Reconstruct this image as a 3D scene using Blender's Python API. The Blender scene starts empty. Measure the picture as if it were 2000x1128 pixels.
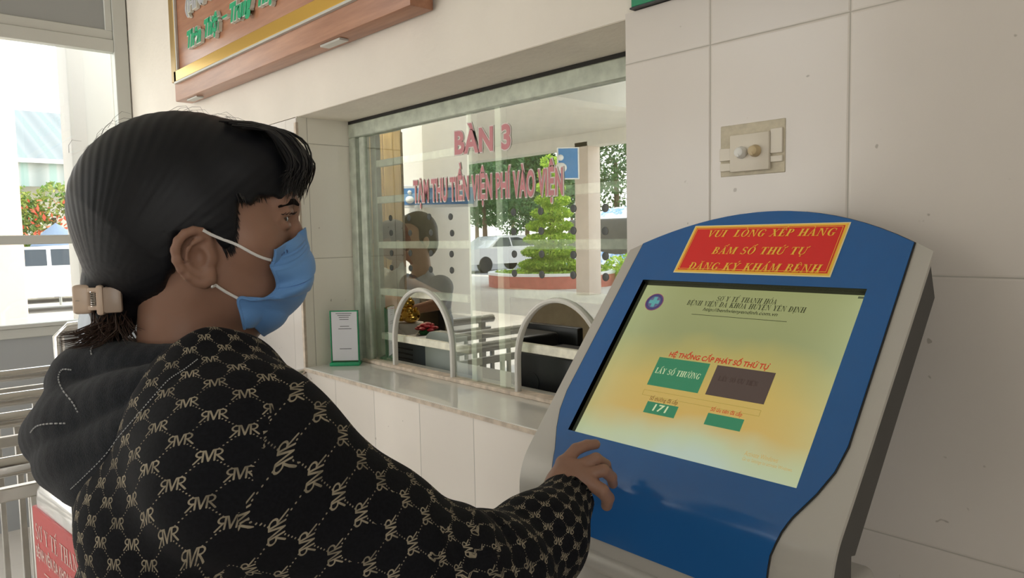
import bpy, bmesh, math, random, unicodedata
import numpy as np
from mathutils import Vector, Matrix

# ------------------------------------------------------------------ camera, light, exposure
SC = bpy.context.scene
COL = SC.collection
CZ = 1.45                                    # eye height of the camera above the floor
F_PX = 1420.0
_yaw, _pitch, _roll = math.radians(41.905), math.radians(-4.315), math.radians(-1.123)
_d = np.array([-math.cos(_yaw) * math.cos(_pitch), math.sin(_yaw) * math.cos(_pitch), math.sin(_pitch)])
_r = np.cross(_d, [0, 0, 1]); _r /= np.linalg.norm(_r)
_u = np.cross(_r, _d)
_r, _u = _r * math.cos(_roll) + _u * math.sin(_roll), -_r * math.sin(_roll) + _u * math.cos(_roll)
CAM = np.array([0.0, 0.0, CZ])
cam_data = bpy.data.cameras.new('camera')
cam_data.sensor_width = 36.0
cam_data.lens = F_PX * 36.0 / 2000.0
cam_data.clip_start = 0.02
cam_data.clip_end = 500
cam = bpy.data.objects.new('camera', cam_data)
COL.objects.link(cam)
cam.matrix_world = Matrix(((_r[0], _u[0], -_d[0], 0), (_r[1], _u[1], -_d[1], 0), (_r[2], _u[2], -_d[2], CZ), (0, 0, 0, 1)))
SC.camera = cam

SC.view_settings.view_transform = 'Standard'
SC.view_settings.look = 'None'
SC.view_settings.gamma = 1.0
SC.view_settings.use_curve_mapping = False
EXPO = 1.74
SC.view_settings.exposure = EXPO

world = bpy.data.worlds.new('sky')
SC.world = world
world.use_nodes = True
_nt = world.node_tree
_bg = _nt.nodes['Background']
_tc = _nt.nodes.new('ShaderNodeTexCoord')
_sep = _nt.nodes.new('ShaderNodeSeparateXYZ')
_ramp = _nt.nodes.new('ShaderNodeValToRGB')
_nt.links.new(_tc.outputs['Generated'], _sep.inputs[0])
_nt.links.new(_sep.outputs['Z'], _ramp.inputs[0])
_ramp.color_ramp.elements[0].position = 0.0
_ramp.color_ramp.elements[0].color = (1.0, 0.97, 0.90, 1)
_ramp.color_ramp.elements[1].position = 0.6
_ramp.color_ramp.elements[1].color = (0.80, 0.88, 1.0, 1)
_nt.links.new(_ramp.outputs[0], _bg.inputs['Color'])
_bg.inputs['Strength'].default_value = 1.25

def add_light(name, kind, loc, energy, color=(1, 1, 1), rot=None, **kw):
    L = bpy.data.lights.new(name, kind)
    L.energy = energy
    L.color = color
    for k, v in kw.items():
        setattr(L, k, v)
    o = bpy.data.objects.new(name, L)
    o.location = loc
    if rot is not None:
        o.rotation_euler = rot
    COL.objects.link(o)
    return o

def aim(o, d):
    o.rotation_euler = Vector(d).to_track_quat('-Z', 'Y').to_euler()

sun = add_light('sun', 'SUN', (0, 0, 20), 1.8, (1.0, 0.93, 0.80), angle=0.01)
aim(sun, (-0.20, -0.60, -0.77))
_portal = add_light('sky_portal', 'AREA', (-4.46, -1.2, 1.75), 1.0, shape='RECTANGLE', size=3.0, size_y=4.6)
aim(_portal, (1, 0, 0))
_portal.data.cycles.is_portal = True
_portal2 = add_light('sky_portal', 'AREA', (-3.3, -2.82, 1.6), 1.0, shape='RECTANGLE', size=2.3, size_y=3.1)
aim(_portal2, (0, 1, 0))
_portal2.data.cycles.is_portal = True
_portal3 = add_light('sky_portal', 'AREA', (2.36, -1.67, 1.9), 1.0, shape='RECTANGLE', size=1.35, size_y=2.0)
aim(_portal3, (-1, 0, 0))
_portal3.data.cycles.is_portal = True

# ------------------------------------------------------------------ pixel rays on real planes
def ray(x, y):
    return _d + _r * ((x - 1000.0) / F_PX) + _u * ((564.0 - y) / F_PX)
def PX(x, y, X):
    v = ray(x, y); return Vector(CAM + v * (X / v[0]))
def PY(x, y, Y):
    v = ray(x, y); return Vector(CAM + v * (Y / v[1]))
def PZ(x, y, z):
    v = ray(x, y); return Vector(CAM + v * ((z - CZ) / v[2]))
def PD(x, y, depth):
    return Vector(CAM + ray(x, y) * depth)

# ------------------------------------------------------------------ materials
MATS = {}
def sock(v):
    return v
class N:
    """tiny node expression helper"""
    def __init__(s, nt): s.nt = nt
    def new(s, t, **kw):
        n = s.nt.nodes.new(t)
        for k, v in kw.items(): setattr(n, k, v)
        return n
    def put(s, sk, v):
        if isinstance(v, (int, float)): sk.default_value = v
        elif isinstance(v, (tuple, list)): sk.default_value = v
        else: s.nt.links.new(v, sk)
    def m(s, op, a, b=0.0, c=0.0, clamp=False):
        n = s.new('ShaderNodeMath', operation=op); n.use_clamp = clamp
        s.put(n.inputs[0], a); s.put(n.inputs[1], b)
        if len(n.inputs) > 2: s.put(n.inputs[2], c)
        return n.outputs[0]
    def mix(s, f, a, b, blend='MIX'):
        n = s.new('ShaderNodeMix', data_type='RGBA', blend_type=blend)
        s.put(n.inputs[0], f); s.put(n.inputs[6], a); s.put(n.inputs[7], b)
        return n.outputs[2]
    def noise(s, scale, vec=None, detail=3.0, rough=0.5):
        n = s.new('ShaderNodeTexNoise'); n.inputs['Scale'].default_value = scale
        n.inputs['Detail'].default_value = detail; n.inputs['Roughness'].default_value = rough
        if vec is not None: s.nt.links.new(vec, n.inputs['Vector'])
        return n.outputs[0]
    def ramp(s, f, stops):
        n = s.new('ShaderNodeValToRGB'); cr = n.color_ramp
        s.put(n.inputs[0], f)
        while len(cr.elements) < len(stops): cr.elements.new(0.5)
        for e, (p, c) in zip(cr.elements, stops):
            e.position = p; e.color = c if len(c) == 4 else (*c, 1)
        return n.outputs[0]
    def mapping(s, vec, scale=(1, 1, 1), rot=(0, 0, 0), loc=(0, 0, 0)):
        n = s.new('ShaderNodeMapping'); s.nt.links.new(vec, n.inputs[0])
        n.inputs['Scale'].default_value = scale; n.inputs['Rotation'].default_value = rot; n.inputs['Location'].default_value = loc
        return n.outputs[0]
    def bump(s, h, strength=0.2, dist=0.01):
        n = s.new('ShaderNodeBump'); n.inputs['Strength'].default_value = strength; n.inputs['Distance'].default_value = dist
        s.nt.links.new(h, n.inputs['Height']); return n.outputs[0]

def c4(c): return (c[0], c[1], c[2], 1.0)
def srgb(r, g, b):
    f = lambda v: ((v / 255.0) / 12.92) if v / 255.0 <= 0.04045 else (((v / 255.0) + 0.055) / 1.055) ** 2.4
    return (f(r), f(g), f(b))

def mat(name, color=(0.8, 0.8, 0.8), rough=0.5, metal=0.0, spec=0.5, var=0.0, scale=8.0, bump=0.0, bscale=60.0, coat=0.0, sss=0.0, sheen=0.0, alpha=1.0, trans=0.0):
    m = bpy.data.materials.new(name); m.use_nodes = True
    nt = m.node_tree; b = nt.nodes['Principled BSDF']; n = N(nt)
    b.inputs['Base Color'].default_value = c4(color)
    b.inputs['Roughness'].default_value = rough
    b.inputs['Metallic'].default_value = metal
    b.inputs['Specular IOR Level'].default_value = spec
    b.inputs['Coat Weight'].default_value = coat
    b.inputs['Sheen Weight'].default_value = sheen
    b.inputs['Subsurface Weight'].default_value = sss
    b.inputs['Transmission Weight'].default_value = trans
    if sss: b.inputs['Subsurface Radius'].default_value = (0.012, 0.005, 0.003)
    tc = n.new('ShaderNodeTexCoord').outputs['Object']
    if var:
        f = n.noise(scale, tc, 4.0)
        dark = tuple(x * (1 - var) for x in color); lite = tuple(min(1, x * (1 + var)) for x in color)
        nt.links.new(n.ramp(f, [(0.3, dark), (0.7, lite)]), b.inputs['Base Color'])
    if bump:
        nt.links.new(n.bump(n.noise(bscale, tc, 5.0), bump, 0.004), b.inputs['Normal'])
    MATS[name] = m
    return m

def emis(name, color, strength=1.0):
    m = bpy.data.materials.new(name); m.use_nodes = True
    b = m.node_tree.nodes['Principled BSDF']
    b.inputs['Base Color'].default_value = (0, 0, 0, 1)
    b.inputs['Roughness'].default_value = 0.25
    b.inputs['Emission Color'].default_value = c4(color)
    b.inputs['Emission Strength'].default_value = strength * 2 ** -EXPO
    return m

# ------------------------------------------------------------------ mesh building
class MB:
    def __init__(s): s.v = []; s.f = []; s.uv = None; s.mi = []; s.cur = 0
    def add(s, vs, fs):
        o = len(s.v)
        s.v += [tuple(v) for v in vs]
        s.f += [tuple(i + o for i in f) for f in fs]
        s.mi += [s.cur] * len(fs)
        return s
    def box(s, lo, hi, M=None):
        x0, y0, z0 = lo; x1, y1, z1 = hi
        vs = [Vector(p) for p in ((x0,y0,z0),(x1,y0,z0),(x1,y1,z0),(x0,y1,z0),(x0,y0,z1),(x1,y0,z1),(x1,y1,z1),(x0,y1,z1))]
        if M is not None: vs = [M @ v for v in vs]
        return s.add(vs, [(0,3,2,1),(4,5,6,7),(0,1,5,4),(1,2,6,5),(2,3,7,6),(3,0,4,7)])
    def bbox(s, lo, hi, bev=0.004, seg=2, M=None):
        """bevelled box"""
        bm = bmesh.new()
        bmesh.ops.create_cube(bm, size=1.0)
        lo = Vector(lo); hi = Vector(hi)
        for v in bm.verts:
            v.co = Vector(((v.co.x + 0.5) * (hi.x - lo.x) + lo.x, (v.co.y + 0.5) * (hi.y - lo.y) + lo.y, (v.co.z + 0.5) * (hi.z - lo.z) + lo.z))
        bev = min(bev, 0.45 * min(abs(hi.x-lo.x), abs(hi.y-lo.y), abs(hi.z-lo.z)))
        bmesh.ops.bevel(bm, geom=list(bm.edges), offset=bev, segments=seg, affect='EDGES', profile=0.5)
        bm.verts.index_update()
        vs = [(M @ v.co) if M is not None else v.co.copy() for v in bm.verts]
        fs = [[v.index for v in f.verts] for f in bm.faces]
        bm.free()
        return s.add(vs, fs)
    def prism(s, poly, fn, t0, t1, cap=True):
        """extrude 2-D polygon; fn(a, b, t) -> point"""
        n = len(poly)
        vs = [fn(a, b, t0) for a, b in poly] + [fn(a, b, t1) for a, b in poly]
        fs = [(i, (i + 1) % n, (i + 1) % n + n, i + n) for i in range(n)]
        if cap: fs += [tuple(range(n - 1, -1, -1)), tuple(range(n, 2 * n))]
        return s.add(vs, fs)
    def tube(s, pts, r, seg=10, closed=False, cap=True, flat=None):
        pts = [Vector(p) for p in pts]; n = len(pts)
        rs = r if isinstance(r, (list, tuple)) else [r] * n
        T = []
        for i in range(n):
            a = pts[(i - 1) % n] if (closed or i > 0) else pts[i]
            b = pts[(i + 1) % n] if (closed or i < n - 1) else pts[i]
            t = (b - a); T.append(t.normalized() if t.length > 1e-9 else Vector((0, 0, 1)))
        ref = Vector((0, 0, 1)) if abs(T[0].z) < 0.9 else Vector((1, 0, 0))
        nrm = (ref - T[0] * ref.dot(T[0])).normalized()
        vs = []
        for i in range(n):
            nrm = (nrm - T[i] * nrm.dot(T[i])).normalized(); bn = T[i].cross(nrm)
            for k in range(seg):
                a = 2 * math.pi * k / seg
                ca, sa = math.cos(a), math.sin(a)
                if flat: ca *= flat[0]; sa *= flat[1]
                vs.append(pts[i] + nrm * (ca * rs[i]) + bn * (sa * rs[i]))
        fs = []
        for i in range(n if closed else n - 1):
            for k in range(seg):
                a = i * seg + k; b = i * seg + (k + 1) % seg
                c = ((i + 1) % n) * seg + (k + 1) % seg; d = ((i + 1) % n) * seg + k
                fs.append((a, b, c, d))
        if cap and not closed:
            fs.append(tuple(range(seg - 1, -1, -1))); fs.append(tuple((n - 1) * seg + k for k in range(seg)))
        return s.add(vs, fs)
    def rod(s, a, b, r, seg=12): return s.tube([a, b], r, seg)
    def bar(s, a, b, w, h, up=(0, 0, 1)):
        """rectangular section bar, w along side, h along up"""
        a = Vector(a); b = Vector(b); t = (b - a).normalized(); up = Vector(up)
        sd = t.cross(up).normalized(); up = sd.cross(t).normalized()
        vs = [p + sd * (i * w / 2) + up * (j * h / 2) for p in (a, b) for i, j in ((-1,-1),(1,-1),(1,1),(-1,1))]
        return s.add(vs, [(0,1,2,3),(7,6,5,4),(0,4,5,1),(1,5,6,2),(2,6,7,3),(3,7,4,0)])
    def lathe(s, prof, center, seg=24, axis=None, flatten=None):
        M = Matrix.Translation(Vector(center))
        if axis is not None: M = M @ Vector((0, 0, 1)).rotation_difference(Vector(axis)).to_matrix().to_4x4()
        vs = []
        for (r, z) in prof:
            for k in range(seg):
                a = 2 * math.pi * k / seg
                p = Vector((r * math.cos(a), r * math.sin(a), z))
                if flatten: p = Vector((p.x * flatten[0], p.y * flatten[1], p.z))
                vs.append(M @ p)
        fs = []
        n = len(prof)
        for i in range(n - 1):
            for k in range(seg):
                fs.append((i*seg+k, i*seg+(k+1)%seg, (i+1)*seg+(k+1)%seg, (i+1)*seg+k))
        if prof[0][0] > 1e-6: fs.append(tuple(range(seg - 1, -1, -1)))
        if prof[-1][0] > 1e-6: fs.append(tuple((n-1)*seg+k for k in range(seg)))
        return s.add(vs, fs)
    def ball(s, c, r, seg=16, rings=10, M=None):
        vs = []; fs = []
        r = r if isinstance(r, (tuple, list)) else (r, r, r)
        for i in range(rings + 1):
            th = math.pi * i / rings
            for k in range(seg):
                a = 2 * math.pi * k / seg
                p = Vector((r[0]*math.sin(th)*math.cos(a), r[1]*math.sin(th)*math.sin(a), r[2]*math.cos(th)))
                if M is not None: p = M @ p
                vs.append(Vector(c) + p)
        for i in range(rings):
            for k in range(seg):
                fs.append((i*seg+k, (i+1)*seg+k, (i+1)*seg+(k+1)%seg, i*seg+(k+1)%seg))
        return s.add(vs, fs)
    def grid(s, P, closed_u=False, closed_v=False):
        """P[i][j] points"""
        n = len(P); m = len(P[0])
        vs = [p for row in P for p in row]
        fs = []
        for i in range(n if closed_u else n - 1):
            for j in range(m if closed_v else m - 1):
                a = i*m+j; b = i*m+(j+1)%m; c = ((i+1)%n)*m+(j+1)%m; d = ((i+1)%n)*m+j
                fs.append((a, b, c, d))
        return s.add(vs, fs)
    def mesh(s, name, mats, smooth=True, fix=True):
        me = bpy.data.meshes.new(name)
        me.from_pydata([tuple(v) for v in s.v], [], s.f)
        mats = mats if isinstance(mats, (list, tuple)) else [mats]
        for m in mats: me.materials.append(m)
        for p, i in zip(me.polygons, s.mi): p.material_index = i
        if fix:
            bm = bmesh.new(); bm.from_mesh(me)
            bmesh.ops.recalc_face_normals(bm, faces=bm.faces)
            bm.to_mesh(me); bm.free()
        if smooth:
            me.polygons.foreach_set('use_smooth', [True] * len(me.polygons))
            try: me.set_sharp_from_angle(angle=math.radians(38))
            except Exception: pass
        me.update()
        return me

def put(name, data, parent=None, kind=None):
    """link mesh (already in world coordinates)"""
    o = bpy.data.objects.new(name, data)
    COL.objects.link(o)
    if parent is not None:
        o.parent = parent
        o.matrix_parent_inverse = Matrix.Translation(-world_loc(parent))
    if kind: o['kind'] = kind
    return o
LOCS = {}
def world_loc(o):
    return LOCS.get(o.name, Vector((0, 0, 0)))
def obj(name, mb, m, parent=None, smooth=True, fix=True):
    return put(name, mb.mesh(name, m, smooth, fix), parent)
def thing(name, label, cat, loc, group=None):
    o = bpy.data.objects.new(name, None)
    COL.objects.link(o); o.location = loc; o.empty_display_size = 0.05
    LOCS[o.name] = Vector(loc)
    return tag(o, label, cat, group)
def tag(o, label, cat, group=None):
    o['label'] = label; o['category'] = cat
    if group: o['group'] = group
    return o
def struct(name, mb, m, smooth=False, fix=True):
    o = obj(name, mb, m, None, smooth, fix); o['kind'] = 'structure'
    return o

# ------------------------------------------------------------------ lettering
def _font_mesh(body, size=1.0, shear=0.0, bold=0.0, space=1.0):
    c = bpy.data.curves.new('lettering', 'FONT')
    c.body = body; c.size = size; c.shear = shear; c.offset = bold; c.space_character = space; c.resolution_u = 4
    o = bpy.data.objects.new('lettering', c); COL.objects.link(o)
    dg = bpy.context.evaluated_depsgraph_get()
    me = bpy.data.meshes.new_from_object(o.evaluated_get(dg))
    bpy.data.objects.remove(o); bpy.data.curves.remove(c)
    vs = [v.co.copy() for v in me.vertices]; fs = [tuple(p.vertices) for p in me.polygons]
    bpy.data.meshes.remove(me)
    return vs, fs

def _ell(cx, cy, rx, ry, a0, a1, n=14):
    return [(cx + rx*math.cos(math.radians(a0 + (a1-a0)*i/n)), cy + ry*math.sin(math.radians(a0 + (a1-a0)*i/n))) for i in range(n + 1)]
def serif_glyph(ch):
    """bold roman capital as polygons in a unit-high box, returns (polys, width)"""
    T, t, sh = 0.21, 0.07, 0.07
    P = []
    def box(x0, y0, x1, y1): P.append([(x0, y0), (x1, y0), (x1, y1), (x0, y1)])
    def stem(x, y0=0.0, y1=1.0, w=T, s0=True, s1=True):
        box(x, y0, x + w, y1)
        if s0: box(x - 0.08, y0, x + w + 0.08, y0 + sh)
        if s1: box(x - 0.08, y1 - sh, x + w + 0.08, y1)
    def diag(xa, ya, xb, yb, w): P.append([(xa - w/2, ya), (xa + w/2, ya), (xb + w/2, yb), (xb - w/2, yb)])
    def srf(x, y, w=0.34): box(x - w/2, y if y < 0.5 else y - sh, x + w/2, y + sh if y < 0.5 else y)
    def ring(cx, cy, rx, ry, ix, iy, a0=0, a1=360, sx=0.0, n=18):
        o = _ell(cx, cy, rx, ry, a0, a1, n); i = _ell(cx + sx, cy, ix, iy, a0, a1, n)
        for k in range(n): P.append([o[k], o[k+1], i[k+1], i[k]])
    w = 0.8
    if ch == 'I': stem(0.1); w = 0.37
    elif ch == 'L': stem(0.1); box(0.1, 0, 0.62, sh); P.append([(0.55, 0), (0.64, 0), (0.66, 0.28), (0.62, 0.28)]); w = 0.7
    elif ch in 'E': stem(0.1); box(0.1, 0, 0.62, sh); box(0.1, 1-sh, 0.6, 1); box(0.2, 0.48, 0.48, 0.53); box(0.45, 0.38, 0.49, 0.63); P.append([(0.55, 0), (0.63, 0), (0.66, 0.27), (0.62, 0.27)]); P.append([(0.55, 1), (0.61, 1), (0.62, 0.75), (0.58, 0.75)]); w = 0.72
    elif ch == 'H': stem(0.1); stem(0.58); box(0.2, 0.47, 0.6, 0.53); w = 0.88
    elif ch == 'T': stem(0.28, s1=False); box(0.0, 1-sh, 0.73, 1); box(0.0, 0.75, 0.04, 1); box(0.69, 0.75, 0.73, 1); w = 0.76
    elif ch == 'N': box(0.12, 0, 0.18, 1); srf(0.14, 0, 0.26); box(0.02, 1-sh, 0.2, 1); box(0.7, 0, 0.76, 1); srf(0.73, 1, 0.26); P.append([(0.1, 1), (0.31, 1), (0.76, 0), (0.68, 0)]); w = 0.9
    elif ch == 'M': box(0.12, 0, 0.17, 1); srf(0.14, 0, 0.26); stem(0.76, w=T); box(0.02, 1-sh, 0.24, 1); P.append([(0.1, 1), (0.3, 1), (0.56, 0.05), (0.46, 0.05)]); P.append([(0.46, 0.05), (0.52, 0.05), (0.82, 1), (0.76, 1)]); w = 1.06
    elif ch in 'VAÂ':
        if ch == 'V':
            P.append([(0.08, 1), (0.28, 1), (0.5, 0), (0.4, 0)]); P.append([(0.4, 0), (0.47, 0), (0.74, 1), (0.67, 1)]); srf(0.17, 1); srf(0.7, 1, 0.26); w = 0.84
        else:
            P.append([(0.32, 1), (0.44, 1), (0.74, 0), (0.53, 0)]); P.append([(0.08, 0), (0.15, 0), (0.44, 1), (0.37, 1)]); srf(0.11, 0, 0.26); srf(0.64, 0); box(0.2, 0.31, 0.58, 0.36); w = 0.82
    elif ch == 'X': P.append([(0.06, 1), (0.27, 1), (0.76, 0), (0.55, 0)]); P.append([(0.08, 0), (0.15, 0), (0.7, 1), (0.63, 1)]); srf(0.17, 1); srf(0.65, 0); srf(0.12, 0, 0.26); srf(0.67, 1, 0.26); w = 0.84
    elif ch == 'Y': P.append([(0.05, 1), (0.26, 1), (0.47, 0.45), (0.3, 0.45)]); P.append([(0.37, 0.45), (0.45, 0.45), (0.72, 1), (0.65, 1)]); stem(0.3, 0, 0.46, s1=False); srf(0.16, 1); srf(0.68, 1, 0.26); w = 0.8
    elif ch == 'K': stem(0.1); P.append([(0.27, 0.42), (0.33, 0.36), (0.72, 1), (0.62, 1)]); P.append([(0.36, 0.6), (0.46, 0.7), (0.82, 0), (0.58, 0)]); srf(0.68, 1, 0.26); srf(0.7, 0); w = 0.88
    elif ch == 'U': stem(0.08, 0.3, s0=False); ring(0.42, 0.34, 0.34, 0.35, 0.2, 0.28, 180, 360, 0.03); box(0.68, 0.3, 0.735, 1); srf(0.71, 1, 0.26); w = 0.86
    elif ch in 'O': ring(0.42, 0.5, 0.38, 0.52, 0.21, 0.47); w = 0.84
    elif ch in 'CG':
        ring(0.44, 0.5, 0.4, 0.52, 0.23, 0.47, 40, 320, 0.03); box(0.69, 0.66, 0.73, 0.96); w = 0.8
        if ch == 'G': stem(0.56, 0.05, 0.42, w=0.15, s0=False); w = 0.84
        else: box(0.69, 0.1, 0.72, 0.25)
    elif ch == 'D': stem(0.1); ring(0.3, 0.5, 0.48, 0.5, 0.29, 0.45, -90, 90); box(0.1, 0, 0.32, sh); box(0.1, 1-sh, 0.32, 1); w = 0.85
    elif ch == 'B': stem(0.1); ring(0.36, 0.26, 0.33, 0.26, 0.17, 0.215, -90, 90); ring(0.34, 0.75, 0.29, 0.25, 0.14, 0.21, -90, 90); box(0.1, 0, 0.38, sh); box(0.1, 0.48, 0.38, 0.525); box(0.1, 1-sh, 0.36, 1); w = 0.76
    elif ch == 'P': stem(0.1); ring(0.34, 0.73, 0.31, 0.27, 0.15, 0.225, -90, 90); box(0.1, 0.46, 0.36, 0.5); box(0.1, 1-sh, 0.36, 1); w = 0.72
    elif ch == 'S': ring(0.32, 0.74, 0.25, 0.27, 0.14, 0.2, 30, 250); ring(0.34, 0.27, 0.28, 0.29, 0.15, 0.22, -150, 75); box(0.51, 0.72, 0.55, 1); box(0.06, 0, 0.1, 0.3); P.append([(0.13, 0.66), (0.28, 0.52), (0.5, 0.36), (0.6, 0.3), (0.42, 0.56), (0.24, 0.68)]); w = 0.68
    elif ch == 'R': stem(0.1); ring(0.34, 0.74, 0.3, 0.26, 0.14, 0.215, -90, 90); box(0.1, 0.47, 0.36, 0.51); box(0.1, 1-sh, 0.36, 1); P.append([(0.28, 0.5), (0.46, 0.5), (0.82, 0), (0.6, 0)]); srf(0.7, 0); w = 0.82
    elif ch == ' ': w = 0.42
    return P, w
def serif_mesh(body, size=1.0, shear=0.0, space=0.06, bold=1.0):
    vs, fs = [], []; x = 0.0
    for ch in body:
        dec = unicodedata.normalize('NFD', ch); base = dec[0]; marks = dec[1:]
        cross = base == '\u0110'
        if cross: base = 'D'
        polys, w = serif_glyph(base)
        top = 1.05; cx = w / 2
        if cross: polys.append([(-0.02, 0.47), (0.36, 0.47), (0.36, 0.54), (-0.02, 0.54)])
        for mk in marks:
            if mk == '\u0302':
                polys += [[(cx-0.2, top), (cx-0.13, top), (cx+0.03, top+0.19), (cx-0.03, top+0.19)], [(cx+0.2, top), (cx+0.13, top), (cx-0.03, top+0.19), (cx+0.03, top+0.19)]]; top += 0.1
            elif mk == '\u0306':
                o = _ell(cx, top+0.17, 0.19, 0.17, 180, 360, 8); i = _ell(cx, top+0.17, 0.15, 0.1, 180, 360, 8)
                polys += [[o[k], o[k+1], i[k+1], i[k]] for k in range(8)]
            elif mk == '\u031b':
                polys += [[(w-0.1, 0.93), (w-0.02, 0.9), (w+0.08, 1.1), (w-0.02, 1.12)]]
        for mk in marks:
            k = 0.12 if '\u0302' in marks else 0.0
            if mk == '\u0301': polys.append([(cx+k-0.04, top+0.02), (cx+k+0.03, top+0.02), (cx+k+0.2, top+0.24), (cx+k+0.06, top+0.24)])
            elif mk == '\u0300': polys.append([(cx-k+0.04, top+0.02), (cx-k-0.03, top+0.02), (cx-k-0.2, top+0.24), (cx-k-0.06, top+0.24)])
            elif mk == '\u0323': polys.append(_ell(cx, -0.17, 0.085, 0.085, 0, 330, 11))
            elif mk == '\u0303': polys.append([(cx-0.2, top+0.02), (cx-0.08, top+0.1), (cx+0.08, top+0.03), (cx+0.2, top+0.12), (cx+0.1, top+0.15), (cx-0.08, top+0.18)])
        for p in polys:
            o = len(vs)
            for (a, b) in p: vs.append(Vector(((x + a + b * shear) * size, b * size, 0)))
            fs.append(tuple(range(o, o + len(p))))
        x += w + space
    return vs, fs

def letter_on(mb, data, origin, ax, ay, width=None, height=None, align='L', lift=0.0, depth=0.0):
    """place lettering (vs, fs) so its box starts at origin; ax, ay unit axes; width/height scale the box"""
    vs, fs = data
    x0 = min(v.x for v in vs); x1 = max(v.x for v in vs); y0 = 0.0
    sx = (width / (x1 - x0)) if width else 1.0
    sy = (height if height else 1.0)
    if not width: sx = sy
    ax = Vector(ax); ay = Vector(ay); nz = ax.cross(ay).normalized(); origin = Vector(origin)
    off = 0.0
    if align == 'C': off = -(x1 - x0) * sx / 2
    pts = [origin + ax * ((v.x - x0) * sx + off) + ay * (v.y * sy) + nz * lift for v in vs]
    if depth:
        n = len(pts)
        back = [p - nz * depth for p in pts]
        from collections import Counter
        ec = Counter()
        for f in fs:
            for i in range(len(f)):
                a, b = f[i], f[(i+1) % len(f)]
                ec[(min(a, b), max(a, b))] += 1
        side = []
        for f in fs:
            for i in range(len(f)):
                a, b = f[i], f[(i+1) % len(f)]
                if ec[(min(a, b), max(a, b))] == 1: side.append((a, b, b + n, a + n))
        mb.add(pts + back, list(fs) + side)
    else:
        mb.add(pts, fs)
    return mb
# ------------------------------------------------------------------ setting
WY = 1.16            # tiled wall face
GY = 1.372           # glass plane
XL, XR = -2.397, -0.941
ZS, ZH = CZ - 0.458, CZ + 0.421
XC = -4.39           # end partition
FL = 0.0

def tile_mat(name, base, tw, th, x0, z0, axis='X', rough=0.2, grout=(0.45, 0.42, 0.37), gw=0.0022, horizontal=True, stain=0.05):
    m = bpy.data.materials.new(name); m.use_nodes = True
    nt = m.node_tree; b = nt.nodes['Principled BSDF']; n = N(nt)
    geo = n.new('ShaderNodeNewGeometry').outputs['Position']
    sp = n.new('ShaderNodeSeparateXYZ'); nt.links.new(geo, sp.inputs[0])
    u = n.m('DIVIDE', n.m('SUBTRACT', sp.outputs[axis], x0), tw)
    v = n.m('DIVIDE', n.m('SUBTRACT', sp.outputs['Z'], z0), th)
    def dist(s, size):
        f = n.m('SUBTRACT', n.m('FRACT', n.m('ADD', s, 0.5)), 0.5)
        return n.m('MULTIPLY', n.m('ABSOLUTE', f), size)
    du = dist(u, tw); dv = dist(v, th)
    dd = n.m('MINIMUM', du, dv) if horizontal else du
    line = n.m('LESS_THAN', dd, gw / 2)
    edge = n.m('SMOOTH_MIN', n.m('DIVIDE', dd, gw * 1.6), 1.0, 0.3)
    # each tile its own faint tone
    cell = n.m('ADD', n.m('MULTIPLY', n.m('FLOOR', u), 12.9898), n.m('MULTIPLY', n.m('FLOOR', v), 78.233))
    rnd = n.m('FRACT', n.m('MULTIPLY', n.m('SINE', cell), 43758.5))
    ns = n.noise(5.0, geo, 5.0)
    f = n.m('ADD', n.m('MULTIPLY', rnd, 0.4), n.m('MULTIPLY', ns, 0.6))
    lo = tuple(x * (1 - stain) for x in base); hi = tuple(min(1, x * (1 + stain)) for x in base)
    colr = n.ramp(f, [(0.2, lo), (0.8, hi)])
    spk = n.ramp(n.noise(38.0, geo, 2.0), [(0.245, (0.30, 0.26, 0.2)), (0.27, (1, 1, 1))])
    colr = n.mix(0.5, colr, n.mix(1.0, colr, spk, 'MULTIPLY'))
    nt.links.new(n.mix(line, colr, c4(grout)), b.inputs['Base Color'])
    nt.links.new(n.m('ADD', n.m('MULTIPLY', line, 0.5), rough), b.inputs['Roughness'])
    nt.links.new(n.bump(edge, 0.5, 0.0015), b.inputs['Normal'])
    return m

M_tile = tile_mat('white_wall_tile', (0.645, 0.595, 0.545), 0.2475, 0.4035, -0.7475, CZ + 0.3306, rough=0.22)
M_ctile = tile_mat('counter_front_tile', (0.82, 0.755, 0.68), 0.2445, 0.4035, -2.185, CZ - 0.875, rough=0.22)
M_jtile = tile_mat('jamb_tile', (0.84, 0.80, 0.71), 0.9, 0.4035, 3.0, CZ + 0.3306, axis='Y', rough=0.22)
M_plaster = mat('white_plaster', (0.74, 0.685, 0.61), 0.75, var=0.05, scale=3.0, bump=0.35, bscale=42.0)
M_paint = mat('cream_paint', (0.72, 0.69, 0.63), 0.7, var=0.04, scale=2.0, bump=0.1, bscale=30)
M_soffit = mat('soffit_plaster', (0.86, 0.79, 0.68), 0.8, var=0.06, scale=4.0, bump=0.3, bscale=50)
M_sill = mat('polished_sill_tile', (0.72, 0.70, 0.65), 0.07, spec=0.6, var=0.04, scale=6)
M_grout = mat('rough_sill_edge', (0.60, 0.50, 0.40), 0.75, var=0.22, scale=40, bump=0.3, bscale=120)
M_floor = tile_mat('floor_tile', (0.62, 0.57, 0.50), 0.4, 50.0, 0.1, -20.0, rough=0.25, horizontal=False)
M_ceil = mat('ceiling_paint', (0.62, 0.62, 0.57), 0.8, var=0.03, scale=2.0)
M_alu = mat('painted_aluminium', (0.52, 0.52, 0.48), 0.42, metal=0.1, spec=0.5)
M_alud = mat('aged_aluminium', (0.50, 0.54, 0.45), 0.38, metal=0.15, var=0.18, scale=30)
M_bar = mat('cream_metal_bar', (0.84, 0.81, 0.67), 0.35, metal=0.0, var=0.15, scale=35)
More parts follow.
